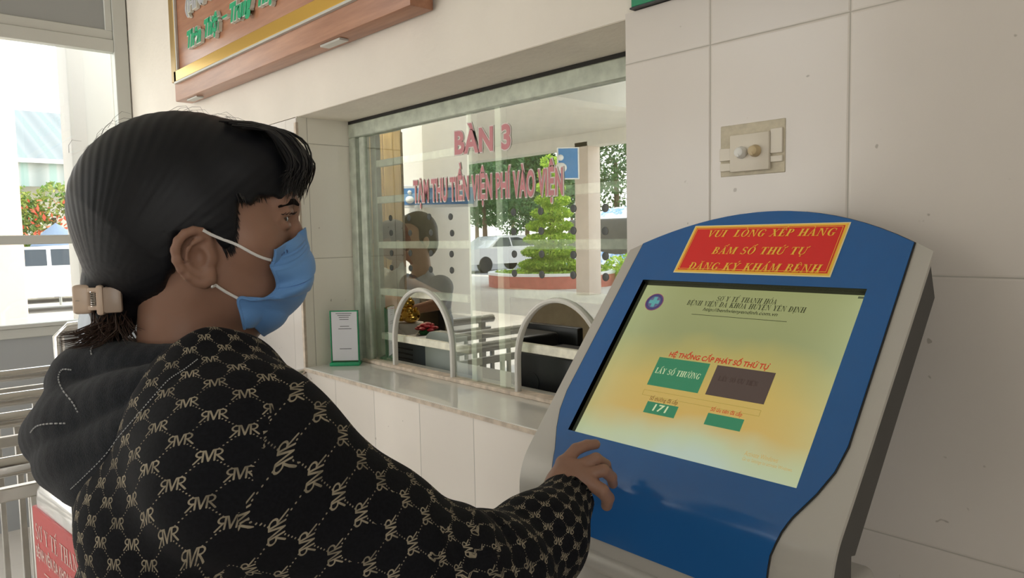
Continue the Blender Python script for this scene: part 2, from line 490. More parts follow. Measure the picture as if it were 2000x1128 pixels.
M_mul = mat('white_mullion', (0.90, 0.88, 0.76), 0.35, var=0.06, scale=30)
M_steel = mat('stainless_steel', (0.62, 0.60, 0.57), 0.16, metal=1.0)
M_steelb = mat('brushed_steel', (0.60, 0.58, 0.54), 0.32, metal=0.9, var=0.1, scale=12)
M_black = mat('black_plastic', (0.012, 0.012, 0.014), 0.4)
M_white = mat('white_plastic', (0.75, 0.74, 0.70), 0.4)
M_edge = mat('white_edge_seal', (0.72, 0.70, 0.65), 0.45)
M_seam = mat('dark_gap', (0.02, 0.018, 0.015), 0.8)

def glass_mat(name, tint=(0.86, 0.92, 0.88), refl=0.3, rough=0.0):
    m = bpy.data.materials.new(name); m.use_nodes = True
    nt = m.node_tree; n = N(nt)
    for x in list(nt.nodes):
        if x.type == 'BSDF_PRINCIPLED': nt.nodes.remove(x)
    out = [x for x in nt.nodes if x.type == 'OUTPUT_MATERIAL'][0]
    tr = n.new('ShaderNodeBsdfTransparent'); tr.inputs[0].default_value = c4(tint)
    gl = n.new('ShaderNodeBsdfGlossy'); gl.inputs['Roughness'].default_value = rough; gl.inputs['Color'].default_value = (0.95, 1, 0.96, 1)
    gm = n.new('ShaderNodeNewGeometry')
    dp = n.new('ShaderNodeVectorMath', operation='DOT_PRODUCT'); nt.links.new(gm.outputs['Normal'], dp.inputs[0]); nt.links.new(gm.outputs['Incoming'], dp.inputs[1])
    graz = n.m('POWER', n.m('SUBTRACT', 1.0, n.m('MINIMUM', n.m('ABSOLUTE', dp.outputs['Value']), 1.0)), 5.0)
    fac = n.m('MINIMUM', n.m('ADD', n.m('MULTIPLY', graz, 0.9), refl), 1.0)
    mx = n.new('ShaderNodeMixShader')
    nt.links.new(fac, mx.inputs[0]); nt.links.new(tr.outputs[0], mx.inputs[1]); nt.links.new(gl.outputs[0], mx.inputs[2])
    nt.links.new(mx.outputs[0], out.inputs[0])
    return m
M_glass = glass_mat('window_glass', (0.80, 0.87, 0.82), refl=0.40)
M_clear = glass_mat('clear_glass', (0.95, 0.97, 0.96), refl=0.05)

CEIL = CZ + 1.95
YB = -2.75           # wall behind the camera
XE = 2.3             # wall on the kiosk side, out of view

# floor and ceiling of the hall, office floor
b = MB(); b.box((XC - 0.1, YB, -0.12), (XE, 1.3, 0.0)); b.box((-5.7, 1.3, -0.12), (XE, 5.2, 0.0)); struct('floor', b, M_floor)
b = MB(); b.box((XC - 0.1, YB - 0.1, CEIL), (XE + 0.1, WY, CEIL + 0.12)); struct('ceiling', b, M_ceil)
b = MB(); b.box((-5.7, WY + 0.24, CZ + 1.35), (XE, 5.2, CZ + 1.45)); struct('ceiling_office', b, M_ceil)
# tiled wall beside the kiosk, one surface, floor to just above the opening
b = MB(); b.box((XR, WY, 0.0), (XE, 1.40, ZH + 0.008)); struct('wall_right', b, M_tile)
# plaster above
b = MB(); b.box((XC, WY + 0.004, ZH), (XE, 1.42, CEIL)); struct('wall_upper', b, M_plaster)
# tiled piece left of the window
b = MB(); b.box((XC + 0.0, WY, 0.0), (XL - 0.001, 1.40, ZH - 0.004)); struct('wall_left', b, M_tile)
b = MB(); b.box((XL - 0.004, WY + 0.002, ZS), (XL, GY + 0.02, ZH)); struct('trim_1', b, M_jtile)
b = MB(); b.box((XL - 0.012, WY - 0.003, ZS), (XL + 0.002, WY + 0.006, ZH - 0.02)); struct('trim_2', b, M_grout)
b = MB(); b.box((XL, WY + 0.006, ZH - 0.001), (XR, GY + 0.03, ZH + 0.03)); struct('trim_3', b, M_soffit)
# counter below the window
b = MB(); b.box((XL - 0.002, WY - 0.001, 0.0), (XR, GY + 0.02, ZS - 0.012)); struct('wall_front', b, M_ctile)
b = MB(); b.bbox((XL - 0.004, WY - 0.004, ZS - 0.012), (XR - 0.001, 1.47, ZS), 0.003); 
so = struct('sill', b, M_sill)
b = MB(); b.box((XL - 0.006, WY - 0.0065, ZS - 0.0135), (XR, WY - 0.0035, ZS - 0.0025)); struct('trim_4', b, M_grout)
# walls out of view that close the hall
b = MB(); b.box((XE, YB, 0), (XE + 0.12, WY, 0.9)); b.box((XE, YB, 2.9), (XE + 0.12, WY, CEIL)); b.box((XE, YB, 0.9), (XE + 0.12, YB + 0.4, 2.9)); b.box((XE, -1.0, 0.9), (XE + 0.12, WY, 2.9)); struct('wall_east', b, M_paint)
b = MB(); b.box((-2.15, YB - 0.12, 0), (XE + 0.12, YB, CEIL)); b.box((XC - 0.1, YB - 0.12, 3.15), (-2.15, YB, CEIL)); struct('wall_back', b, M_paint)
# beam over the open end
b = MB(); b.box((XC - 0.20, YB, CZ + 1.155), (XC, WY + 0.1, CEIL + 0.02)); struct('beam_end', b, M_paint)
# office shell
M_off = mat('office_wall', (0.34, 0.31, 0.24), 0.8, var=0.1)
b = MB(); b.box((-5.7, 5.0, 0), (XE, 5.1, CZ + 1.4)); struct('wall_office_back', b, M_off)
b = MB(); b.box((XE - 0.1, 1.4, 0), (XE, 5.1, CZ + 1.4)); struct('wall_office_right', b, M_off)
b = MB(); b.box((-5.7, 1.42, 0), (-5.6, 5.1, CZ + 1.4)); struct('wall_office_left', b, M_off)
b = MB(); b.box((-5.7, 1.4, 0), (XL, 1.42, CZ + 1.4)); b.box((XL, GY + 0.03, ZH + 0.03), (XE, 1.45, CZ + 1.4)); b.box((XL, 1.41, 0), (XE, 1.45, ZS - 0.02)); struct('wall_office_front', b, M_off)

# ------------------------------------------------------------------ end partition: aluminium frame with glass
def frame_bar(mb, y0, y1, z0, z1, t=0.05, x=XC):
    mb.bbox((x - t/2, y0, z0), (x + t/2, y1, z1), 0.003, 1)
b = MB()
pY0 = -0.10
frame_bar(b, 1.09, 1.158, FL, CEIL, 0.07)
frame_bar(b, pY0, pY0 + 0.06, FL, CEIL, 0.07)
wf = struct('window_2', b, M_alu, True)
for nm, z0, z1, t in (('window_frame', CZ + 1.01, CZ + 1.075, 0.06), ('window_frame', CZ + 1.075, CZ + 1.125, 0.04), ('window_frame', CZ - 0.004, CZ + 0.042, 0.05),
                      ('window_frame', CZ - 0.425, CZ - 0.405, 0.07), ('window_frame', CZ - 0.475, CZ - 0.425, 0.05)):
    b = MB(); frame_bar(b, pY0 + 0.06, 1.09, z0, z1, t); obj('window_rail', b, M_alu, wf)
for z0, z1 in ((CZ + 0.042, CZ + 1.01), (CZ - 0.405, CZ - 0.004)):
    b = MB(); b.box((XC - 0.003, pY0 + 0.05, z0), (XC + 0.003, 1.10, z1)); obj('pane', b, M_clear, wf, False)
M_frost = mat('grey_panel', (0.30, 0.305, 0.295), 0.5)
b = MB(); b.box((XC - 0.01, pY0 + 0.05, CZ + 1.11), (XC + 0.01, 1.10, CEIL)); obj('upper_panel', b, M_frost, wf, False)
M_lowp = mat('lower_panel_grey', (0.34, 0.35, 0.35), 0.4)
b = MB(); b.box((XC - 0.012, pY0 + 0.05, FL), (XC + 0.012, 1.10, CZ - 0.46)); obj('lower_panel', b, M_lowp, wf, False)
b = MB(); frame_bar(b, 1.055, 1.09, CZ + 1.12, CEIL, 0.045); obj('window_stile', b, M_alu, wf)

# ------------------------------------------------------------------ service window
W = struct('window_1', MB().bbox((XL + 0.001, GY - 0.012, ZH - 0.062), (XR + 0.0, GY + 0.03, ZH - 0.012), 0.003, 1), M_alud, True)
b = MB(); b.box((XL + 0.001, GY - 0.010, ZH - 0.012), (XR, GY + 0.03, ZH - 0.0015)); obj('shadow_gap', b, M_seam, W, False)
b = MB(); b.bbox((XL + 0.001, GY - 0.012, ZS), (XL + 0.045, GY + 0.03, ZH - 0.062), 0.003, 1); obj('window_stile', b, M_alud, W)
b = MB(); b.bbox((XL + 0.060, GY - 0.004, ZS + 0.01), (XL + 0.095, GY + 0.022, ZH - 0.062), 0.003, 1); obj('window_stile', b, M_alud, W)
def glass_x(px, py): return PY(px, py, GY)
for (x0, y0, x1, y1, w) in ((910, 200, 921, 750, 0.018), (966, 190, 977, 760, 0.020)):
    X0 = 0.5 * (PY(x0, 400, GY).x + PY(x1, 400, GY).x)
    b = MB(); b.bbox((X0 - w/2 - 0.004, GY + 0.0065, ZS), (X0 + w/2 + 0.004, GY + 0.03, ZH - 0.06), 0.002, 1); obj('mullion', b, M_mul, W)
XM = PY(970, 400, GY).x
b = MB(); b.bbox((XL + 0.045, GY - 0.014, ZS), (XR, GY + 0.03, ZS + 0.012), 0.002, 1); obj('window_rail', b, M_grout, W)
# glass with two arched pass-through openings
def arch(xa, xb, ztop, n=28, z0=None):
    z0 = ZS + 0.012 if z0 is None else z0
    cx = 0.5 * (xa + xb); rx = 0.5 * (xb - xa); zs = ztop - 1.12 * rx
    pts = [(xa, z0), (xa, z0 + 0.5 * (zs - z0))]
    for i in range(n + 1):
        a = math.pi - math.pi * i / n
        pts.append((cx + rx * math.cos(a), zs + (ztop - zs) * math.sin(a)))
    pts += [(xb, z0 + 0.5 * (zs - z0)), (xb, z0)]
    return pts
A1 = (PY(770, 650, GY).x, PY(883, 680, GY).x, PY(824, 566, GY).z)
A2L = PY(1010, 700, GY).x
A2 = (A2L, A2L + (A1[1] - A1[0]) * 1.0, PY(1098, 587, GY).z)
def pane_with_arch(xa, xb, ar, y, th=0.006):
    zt = ZH - 0.06; z0 = ZS + 0.012
    pa = arch(*ar); mb = MB()
    P = [(xa, z0)] + pa + [(xb, z0)]
    vs = [Vector((p[0], y, p[1])) for p in P] + [Vector((p[0], y, zt)) for p in P]
    n_ = len(P); fs = []
    for i in range(n_ - 1):
        if abs(P[i][0] - P[i + 1][0]) < 1e-7: continue
        fs.append((i, i + 1, n_ + i + 1, n_ + i))
    # side strips beside the straight part of each opening
    mb.add(vs, fs)
    return mb
for (xa, xb, ar, y) in ((XL + 0.02, XM, A1, GY + 0.004), (XM, XR, A2, GY + 0.004)):
    g = obj('pane', pane_with_arch(xa, xb, ar, y), M_glass, W, False)
    b = MB(); b.tube([(p[0], y - 0.002, p[1]) for p in arch(*ar)], 0.0075, 8, flat=(1.0, 1.5)); obj('arch_edging', b, M_edge, W)
M_hole = mat('hole_rim', (0.03, 0.035, 0.03), 0.3)
holes = [(761, 425.5), (797, 425.5), (836.5, 423), (878, 423), (762, 454.6), (799, 454.6), (840, 454), (881, 455), (763, 494), (799.5, 494), (840, 494), (880, 496), (763, 522.5), (800, 523.5), (839.5, 526), (880.6, 527.6),
         (1001, 414), (1054, 412), (1118, 407), (1180, 406), (1001.6, 452), (1055, 451), (1118, 450), (1180, 451), (1002.5, 496), (1056, 496), (1118, 497.5), (1180.5, 500), (1002.7, 533.4), (1056.4, 536), (1117.6, 537), (1181, 541)]
for (px, py) in holes:
    p = PY(px, py, GY)
    b = MB(); b.lathe([(0.0105, 0.0), (0.0105, 0.0006), (0.008, 0.001), (0.0, 0.001)], (p.x, GY + 0.0035, p.z), 16, axis=(0, -1, 0)); obj('speaking_hole', b, M_hole, W)

# lettering on the glass
M_ltr = mat('faded_red_vinyl', (0.55, 0.20, 0.22), 0.4)
M_ltw = mat('white_vinyl', (0.70, 0.62, 0.58), 0.4)
def glass_text(body, p0, p1, hpx, cat_label, bold=0.03):
    a = PY(*p0, GY - 0.0); c = PY(*p1, GY)
    ax = (c - a); w = ax.length; ax.normalize(); ay = Vector((0, 0, 1)); ay = (ay - ax * ay.dot(ax)).normalized()
    h = (PY(p0[0], p0[1] - hpx, GY) - a).length / 0.73
    t = thing('window_lettering', cat_label[0], 'lettering', a, 'red words stuck on the service window')
    dat = _font_mesh(body, 1.0, 0, bold, 1.06)
    wide = _font_mesh(body, 1.0, 0, bold + 0.035, 1.06)
    b = MB(); letter_on(b, wide, a - ax * 0.004, ax, ay, w + 0.008, h, lift=-0.0028); obj('white_outline', b, M_ltw, t, False)
    b = MB(); letter_on(b, dat, a, ax, ay, w, h, lift=-0.0018); obj('red_letter', b, M_ltr, t, False)
glass_text('BÀN 3', (887, 300), (996, 288), 44, ('faded red BÀN 3 lettering on the service window glass',), 0.035)
glass_text('TẠM THU TIỀN VIỆN PHÍ VÀO VIỆN', (807, 394), (1098, 378), 42, ('long line of faded red capitals across the service window glass',), 0.03)

# security grille of flat bars just behind the glass
BY = GY + 0.045
gr = thing('window_grille', 'cream metal bar grille behind the service window glass', 'window grille', (XL + 0.15, BY, ZS))
def hbar(px0, py0, px1, w=0.026):
    p = PY(px0, py0, BY); q = PY(px1, py0, BY)
    b = MB(); b.bbox((p.x, BY - 0.008, p.z - w/2), (q.x, BY + 0.008, p.z + w/2), 0.002, 1); obj('crossbar', b, M_bar, gr)
xv = PY(740, 400, BY).x; xm = PY(913, 400, BY).x; xn = PY(972, 400, BY).x
for z in [PY(740, y, BY).z for y in (320, 391, 478, 568, 653)]:
    b = MB(); b.bbox((xv, BY - 0.008, z - 0.0125), (xm, BY + 0.008, z + 0.0125), 0.002, 1); obj('crossbar', b, M_bar, gr)
for y, a in ((372, 1000), (477, 0), (578, 0), (672, 0)):
    z = PY(1100 if y < 600 else 990, y, BY).z
    xa = xn if a == 0 else PY(1100, 372, BY).x
    b = MB(); b.bbox((xa, BY - 0.008, z - 0.0135), (XR + 0.05, BY + 0.008, z + 0.0135), 0.002, 1); obj('crossbar', b, M_bar, gr)
z = PY(940, 477, BY).z
b = MB(); b.bbox((xm, BY - 0.008, z - 0.0125), (xn, BY + 0.008, z + 0.0125), 0.002, 1); obj('crossbar', b, M_bar, gr)
for x in (xv - 0.014,):
    b = MB(); b.bbox((x - 0.018, BY - 0.010, ZS), (x + 0.018, BY + 0.012, ZH - 0.05), 0.002, 1); obj('upright', b, M_alud, gr)

# ------------------------------------------------------------------ acrylic stand on the sill (the code itself is left out)
a = PZ(648, 713, ZS); c = PZ(703, 712, ZS)
hx = Vector((c.x - a.x, c.y - a.y, 0)); hw = hx.length; hx.normalize(); hy = Vector((0, 0, 1)).cross(hx)
t = thing('acrylic_stand', 'small clear acrylic sign stand with green base at the sill corner', 'sign stand', (a + c) / 2)
Mh = Matrix((( hx.x, hy.x, 0, a.x), (hx.y, hy.y, 0, a.y), (0, 0, 1, ZS), (0, 0, 0, 1)))
hh = (PD(648, 606, 1.0) - PD(648, 713, 1.0)).length * ((a - Vector(CAM)).dot(Vector(_d)))
M_green = mat('green_acrylic', (0.01, 0.30, 0.13), 0.15, spec=0.6)
M_paper = mat('grey_white_card', (0.62, 0.62, 0.64), 0.5)
b = MB(); b.bbox((-0.003, -0.022, 0.0), (hw + 0.003, 0.03, 0.012), 0.003, 2, Mh); obj('stand_base', b, M_green, t)
b = MB(); b.bbox((0.0, -0.004, 0.012), (hw, 0.006, hh), 0.002, 2, Mh); 
M_acr = glass_mat('acrylic_sheet', (0.72, 0.86, 0.76), 0.04); obj('acrylic_sheet', b, M_acr, t)
b = MB()
for x in (0.0, hw - 0.003): b.box((x, -0.0045, 0.012), (x + 0.003, 0.0065, hh), Mh)
b.box((0, -0.0045, hh - 0.003), (hw, 0.0065, hh), Mh); obj('green_edge', b, M_green, t, False)
b = MB(); b.box((0.006, -0.0062, 0.018), (hw - 0.004, -0.0048, hh - 0.004), Mh); obj('printed_card', b, M_paper, t, False)
M_ink = mat('grey_print', (0.12, 0.12, 0.12), 0.6)
for k, (u0, u1, v) in enumerate(((0.22, 0.78, 0.945), (0.28, 0.74, 0.91), (0.33, 0.68, 0.875), (0.35, 0.67, 0.835), (0.36, 0.68, 0.71), (0.3, 0.76, 0.665), (0.32, 0.74, 0.30))):
    b = MB(); b.box((hw * u0, -0.0068, hh * v), (hw * u1, -0.0062, hh * v + 0.0022), Mh); obj('printed_line', b, M_ink, t, False)

# ------------------------------------------------------------------ blanked wall box with two knobs
def wallpt(px, py, out=0.0): 
    p = PY(px, py, WY); return Vector((p.x, WY - out, p.z))
p0 = wallpt(1408, 346); p1 = wallpt(1535, 230)
t = thing('dimmer_plate', 'square cream dimmer plate with two round knobs set in the tiled wall', 'switch', ((p0 + p1) / 2))
M_patch = mat('beige_mortar', (0.56, 0.50, 0.38), 0.8, var=0.12, scale=60, bump=0.4, bscale=150)
M_cream = mat('aged_cream_plastic', (0.66, 0.60, 0.50), 0.35)
b = MB(); b.bbox((p0.x, WY - 0.0015, p0.z), (p1.x, WY + 0.002, p1.z), 0.001, 1); obj('mortar_patch', b, M_patch, t)
q0 = wallpt(1430, 337); q1 = wallpt(1507, 256)
b = MB(); b.bbox((q0.x, WY - 0.009, q0.z), (q1.x, WY, q1.z), 0.002, 2); obj('face_plate', b, M_cream, t)
for (px, py, m) in ((1454, 298.5, M_white), (1481, 295, mat('yellowed_knob', (0.55, 0.43, 0.25), 0.4))):
    p = wallpt(px, py, 0.009)
    b = MB(); b.lathe([(0.0105, 0), (0.0105, 0.004), (0.0085, 0.009), (0.008, 0.012), (0.006, 0.0135), (0, 0.0135)], p, 20, axis=(0, -1, 0))
    b.bar(p + Vector((0.002, -0.0137, -0.0075)), p + Vector((0.0, -0.0137, -0.003)), 0.0015, 0.001, (0, -1, 0))
    obj('knob', b, m, t)
for (xa, ya, xb, yb) in ((1408, 316, 1430, 289), (1506.5, 300, 1531, 248), (1506.5, 317, 1531, 302), (1409, 336, 1430, 318)):
    a_ = wallpt(xa, ya); b_ = wallpt(xb, yb)
    b = MB(); b.bbox((a_.x, WY - 0.005, min(a_.z, b_.z)), (b_.x, WY, max(a_.z, b_.z)), 0.001, 1); obj('tile_offcut', b, M_cream, t)

# green notice above the tiles
a_ = PY(1237, 25, WY - 0.004)
b = MB(); b.bbox((a_.x, WY - 0.012, ZH + 0.012), (a_.x + 0.42, WY + 0.003, ZH + 0.30), 0.002, 1)
t = obj('notice_board', b, mat('green_sign_paint', (0.0, 0.23, 0.10), 0.45)); tag(t, 'plain green notice board edge above the wall tiles', 'notice board')
b = MB(); b.box((a_.x - 0.002, WY - 0.013, ZH + 0.0095), (a_.x + 0.422, WY + 0.003, ZH + 0.0125)); obj('board_edge', b, M_black, t, False)

# ------------------------------------------------------------------ wooden sign board
SY = 1.085
def wood_mat(name, c0, c1, rough=0.3, axis_scale=(1.2, 14, 14)):
    m = bpy.data.materials.new(name); m.use_nodes = True
    nt = m.node_tree; bs = nt.nodes['Principled BSDF']; n = N(nt)
    tc = n.new('ShaderNodeTexCoord').outputs['Object']
    v = n.mapping(tc, axis_scale)
    f = n.noise(3.0, v, 6.0, 0.6)
    nt.links.new(n.ramp(f, [(0.3, c0), (0.7, c1)]), bs.inputs['Base Color'])
    bs.inputs['Roughness'].default_value = rough
    return m
M_wood = wood_mat('reddish_wood_laminate', (0.30, 0.125, 0.07), (0.44, 0.21, 0.12))
M_gold = mat('gold_strip', (0.72, 0.44, 0.08), 0.28, metal=0.7)
M_gold2 = mat('dull_brass', (0.42, 0.28, 0.10), 0.4, metal=0.6)
bl = PY(343, 199, SY); br = PY(801, 10, SY)
sx = (br - bl); sl = sx.length; sx.normalize(); sz = Vector((0, 0, 1)); sz = (sz - sx * sz.dot(sx)).normalized(); sn = sx.cross(sz)
Ms = Matrix(((sx.x, sn.x * -1, sz.x, bl.x), (sx.y, -sn.y, sz.y, bl.y), (sx.z, -sn.z, sz.z, bl.z), (0, 0, 0, 1)))
def sp2(px, py):     # pixel -> board coordinates (along, up)
    p = PY(px, py, SY) - bl
    return p.dot(sx), p.dot(sz)
t = thing('sign_board', 'wooden wall sign with gold border and green script letters', 'sign', bl + sx * sl / 2)
b = MB(); b.bbox((0, 0.0, 0), (sl, WY - SY - 0.002, 1.3), 0.004, 2, Ms); obj('board', b, M_wood, t)
g0 = sp2(348, 160)[1]; g1 = sp2(352, 137)[1]
b = MB(); b.bbox((0.03, -0.012, g0), (sl - 0.08, 0.0, g1), 0.002, 1, Ms)
obj('gold_strip', b, M_gold, t)
b = MB(); b.bbox((0.0, -0.012, g0), (0.058, 0.0, 1.3), 0.002, 1, Ms); obj('gold_strip', b, M_gold2, t)
b = MB(); b.box((0.058, -0.010, g1), (0.072, -0.001, 1.3), Ms); b.box((0.03, -0.0125, g0 - 0.008), (sl - 0.08, -0.001, g0), Ms); obj('grey_bead', b, M_alu, t, False)
for k, ux in enumerate((0.10, sl * 0.72)):
    b = MB(); b.bar(Ms @ Vector((ux, 0.03, -0.004)), Ms @ Vector((ux + 0.12, 0.03, -0.004)), 0.03, 0.006); obj('hanger_bracket', b, M_alu, t)
M_sg = mat('green_letter_face', (0.015, 0.36, 0.16), 0.35); M_sw = mat('white_letter_side', (0.72, 0.74, 0.66), 0.4); M_sgr = mat('grey_letter_face', (0.40, 0.40, 0.42), 0.4)
def sign_word(body, pa, pb, hpx, m, shear=0.3, bold=0.06):
    a = Vector(sp2(*pa)); c = Vector(sp2(*pb)); w = (c - a).length
    h = abs(sp2(pa[0], pa[1] - hpx)[1] - a.y) / 0.95
    o = Ms @ Vector((a.x, 0, a.y)); 
    b = MB(); letter_on(b, _font_mesh(body, 1.0, shear, bold + 0.03, 0.92), o, sx, sz, w * 1.04, h, lift=0.016, depth=0.014); k = obj('letter_block', b, M_sw, t, False)
    b = MB(); letter_on(b, _font_mesh(body, 1.0, shear, bold, 0.92), o, sx, sz, w * 1.04, h, lift=0.0175); obj('letter_face', b, m, k, False)
sign_word('Thân', (374, 94), (401, 82), 40, M_sg)
sign_word('Thiện', (408, 73), (439, 57), 42, M_sg)
sign_word('-', (443, 42), (452, 38), 24, M_sg, 0.0, 0.05)
sign_word('Trung', (458, 44), (500, 22), 44, M_sg)
sign_word('Thực', (512, 13), (556, -10), 44, M_sg)
sign_word('(FINANCE)', (370, 28), (460, -22), 36, M_sgr, 0.0, 0.03)
# ------------------------------------------------------------------ self-service kiosk
KO = Vector((-0.597, 0.917, CZ - 0.1985))
KE = Vector((0, 0.648, 0.761)).normalized()
KN = Vector((0, -KE.z, KE.y))
S_B, R_B = -0.19, 0.10
TH = math.radians(90) - math.atan2(KE.z, KE.y)
def kfront(x, s, off=0.0):
    """point on the front skin; s runs up the slope, bends to vertical below S_B"""
    if s >= S_B: p = KO + KE * s; n = KN
    else:
        a = min((S_B - s) / R_B, TH)
        base = KO + KE * S_B - KN * R_B
        ang = a
        n = Vector((0, KN.y * math.cos(ang) + -KE.y * math.sin(ang), KN.z * math.cos(ang) - KE.z * math.sin(ang)))
        p = base + n * R_B
        rest = (S_B - s) - TH * R_B
        if rest > 0: p = p + Vector((0, 0, -1)) * rest
    return Vector((KO.x + x, p.y + n.y * off, p.z + n.z * off))
def kpx(px, py, off=0.0):
    v = Vector(ray(px, py)); o = KO + KN * off
    P = Vector(CAM) + v * ((o - Vector(CAM)).dot(KN) / v.dot(KN))
    q = P - o
    return q.x, q.dot(KE)

M_silver = mat('silver_grey_paint', (0.50, 0.475, 0.43), 0.38, metal=0.15, var=0.03, scale=5, coat=0.15)
M_dgrey = mat('dark_grey_steel', (0.055, 0.052, 0.047), 0.5)
M_blue = mat('glossy_blue_panel', (0.02, 0.122, 0.36), 0.16, spec=0.5, var=0.06, scale=3)
kio = thing('queue_kiosk', 'silver touchscreen ticket kiosk with blue front panel against the tiled wall', 'kiosk', (KO.x, 0.95, 0.0))

def lerp_tab(tab, s):
    for (s0, w0), (s1, w1) in zip(tab, tab[1:]):
        if s0 >= s >= s1: return w0 + (w1 - w0) * ((s0 - s) / (s0 - s1) if s0 != s1 else 0)
    return tab[-1][1] if s < tab[-1][0] else tab[0][1]
blue_tab = [(0.23, 0.228), (-0.083, 0.230), (-0.118, 0.2245), (-0.150, 0.2125), (-0.185, 0.1945), (-0.205, 0.1875), (-0.234, 0.180), (-0.264, 0.1775), (-0.294, 0.1775)]
def w_blue(s): return math.sqrt(max(0.0, (0.296 - s) / 1.27)) if s > 0.23 else lerp_tab(blue_tab, s)
sil_tab = [(0.21, 0.2545), (-0.1, 0.2535), (-0.19, 0.2525), (-0.36, 0.252)]
def w_sil(s): return min(math.sqrt(max(0.0, (0.299 - s) / 1.27)), lerp_tab(sil_tab, s))

def skin(wf, rows, off, hole=None, ncol=9, thick=0.0):
    mb = MB(); idx = {}
    hx = hole[0] if hole else 0.1885
    grid = []
    for s in rows:
        w = wf(s); c = min(hx, 0.92 * w)
        cols = [-w, -(w + c) / 2] + [-c + 2 * c * k / (ncol - 1) for k in range(ncol)] + [(w + c) / 2, w]
        grid.append([(x, s) for x in cols])
    nc = len(grid[0])
    vs = [kfront(x, s, off) for row in grid for (x, s) in row]
    fs = []
    for i in range(len(rows) - 1):
        for j in range(nc - 1):
            if hole and rows[i] <= hole[1] + 1e-6 and rows[i + 1] >= hole[2] - 1e-6 and 2 <= j < nc - 3: continue
            fs.append((i*nc+j, i*nc+j+1, (i+1)*nc+j+1, (i+1)*nc+j))
    mb.add(vs, fs)
    if thick:
        o = len(vs)
        vb = [kfront(x, s, off - thick) for row in grid for (x, s) in row]
        mb2 = [(tuple(reversed([i + o for i in f]))) for f in fs]
        from collections import Counter
        ec = Counter(); dirs = {}
        for f in fs:
            for k in range(4):
                a, c = f[k], f[(k+1) % 4]; ec[(min(a, c), max(a, c))] += 1; dirs[(min(a, c), max(a, c))] = (a, c)
        side = [(dirs[e][1], dirs[e][0], dirs[e][0] + o, dirs[e][1] + o) for e, q in ec.items() if q == 1]
        mb.v += [tuple(v) for v in vb]; mb.f += mb2 + side; mb.mi += [0] * (len(mb2) + len(side))
    return mb
top_rows = [0.2959, 0.295, 0.292, 0.288, 0.282, 0.275, 0.266, 0.256, 0.244, 0.23]
rows = top_rows + [0.19, 0.149, 0.08, 0.0, -0.083, -0.10, -0.118, -0.135, -0.149, -0.17, -0.185, -0.195, -0.205, -0.22, -0.234, -0.25, -0.264, -0.28, -0.294]
blue = obj('blue_panel', skin(w_blue, rows, 0.003, (0.1885, 0.149, -0.149), thick=0.003), M_blue, kio, True, False)
trows = [0.2989, 0.298, 0.295, 0.291, 0.285, 0.278, 0.268, 0.257, 0.244, 0.232, 0.217]
srows = trows + [0.149, 0.08, 0.0, -0.08, -0.149, -0.17, -0.19, -0.2, -0.21, -0.22, -0.23, -0.24, -0.25, -0.26, -0.27, -0.30, -0.315]
obj('silver_fascia', skin(w_sil, srows, 0.0, (0.1885, 0.149, -0.149), thick=0.006), M_silver, kio, True, False)
# dark hairline round the blue panel
out = [(w_blue(s), s) for s in rows[2:]]
b = MB(); b.tube([kfront(x + 0.0008, s, 0.0012) for x, s in out], 0.0013, 6); b.tube([kfront(-x - 0.0008, s, 0.0012) for x, s in out], 0.0013, 6)
obj('panel_gap', b, M_seam, kio)
# rounded silver lip under the panel
b = MB()
lip = []
z0 = kfront(0, -0.315).z; yf = kfront(0, -0.315).y
prof = [(yf, z0)] + [(yf + 0.0 - 0.012 * math.sin(a), z0 - 0.014 + 0.014 * math.cos(a)) for a in [math.pi * k / 10 for k in range(1, 11)]] + [(yf + 0.05, z0 - 0.028), (yf + 0.05, z0)]
b.prism(prof, lambda a, c, t: Vector((KO.x + t, a, c)), -0.252, 0.252); obj('front_lip', b, M_silver, kio)
# dark housing behind
def back(s): 
    p = kfront(0, s, -0.006); return p
hp = [back(s) for s in (0.205, 0.1, 0.0, -0.1, -0.19, -0.21, -0.23, -0.25, -0.262, -0.315)]
prof = [(p.y, p.z) for p in hp]
bk = [kfront(0, s, -0.054) for s in (0.165, -0.19)]
prof2 = prof + [(yf + 0.055, prof[-1][1]), (yf + 0.055, CZ - 0.376), (bk[1].y, bk[1].z), (kfront(0, 0.18, -0.054).y, kfront(0, 0.18, -0.054).z)]
b = MB()
kf = lambda a, c, t: Vector((KO.x + t, a, c))
b.prism(prof2, kf, -0.2515, -0.192); b.prism(prof2, kf, 0.192, 0.2515)
def hseg(sa, sb, o1):
    p = [kfront(0, sa, o1), kfront(0, sb, o1), kfront(0, sb, -0.054), kfront(0, sa, -0.054)]
    return [(q.y, q.z) for q in p]
b.prism(hseg(0.18, 0.151, -0.006), kf, -0.192, 0.192)
b.prism(hseg(0.151, -0.151, -0.03), kf, -0.192, 0.192)
lowp = [(p.y, p.z) for p in [back(s_) for s_ in (-0.151, -0.19, -0.21, -0.23, -0.25, -0.262, -0.315)]] + [(yf + 0.055, prof[-1][1]), (yf + 0.055, CZ - 0.376), (bk[1].y, bk[1].z)] + [(kfront(0, -0.151, -0.054).y, kfront(0, -0.151, -0.054).z)]
b.prism(lowp, kf, -0.192, 0.192); obj('housing', b, M_dgrey, kio, False)
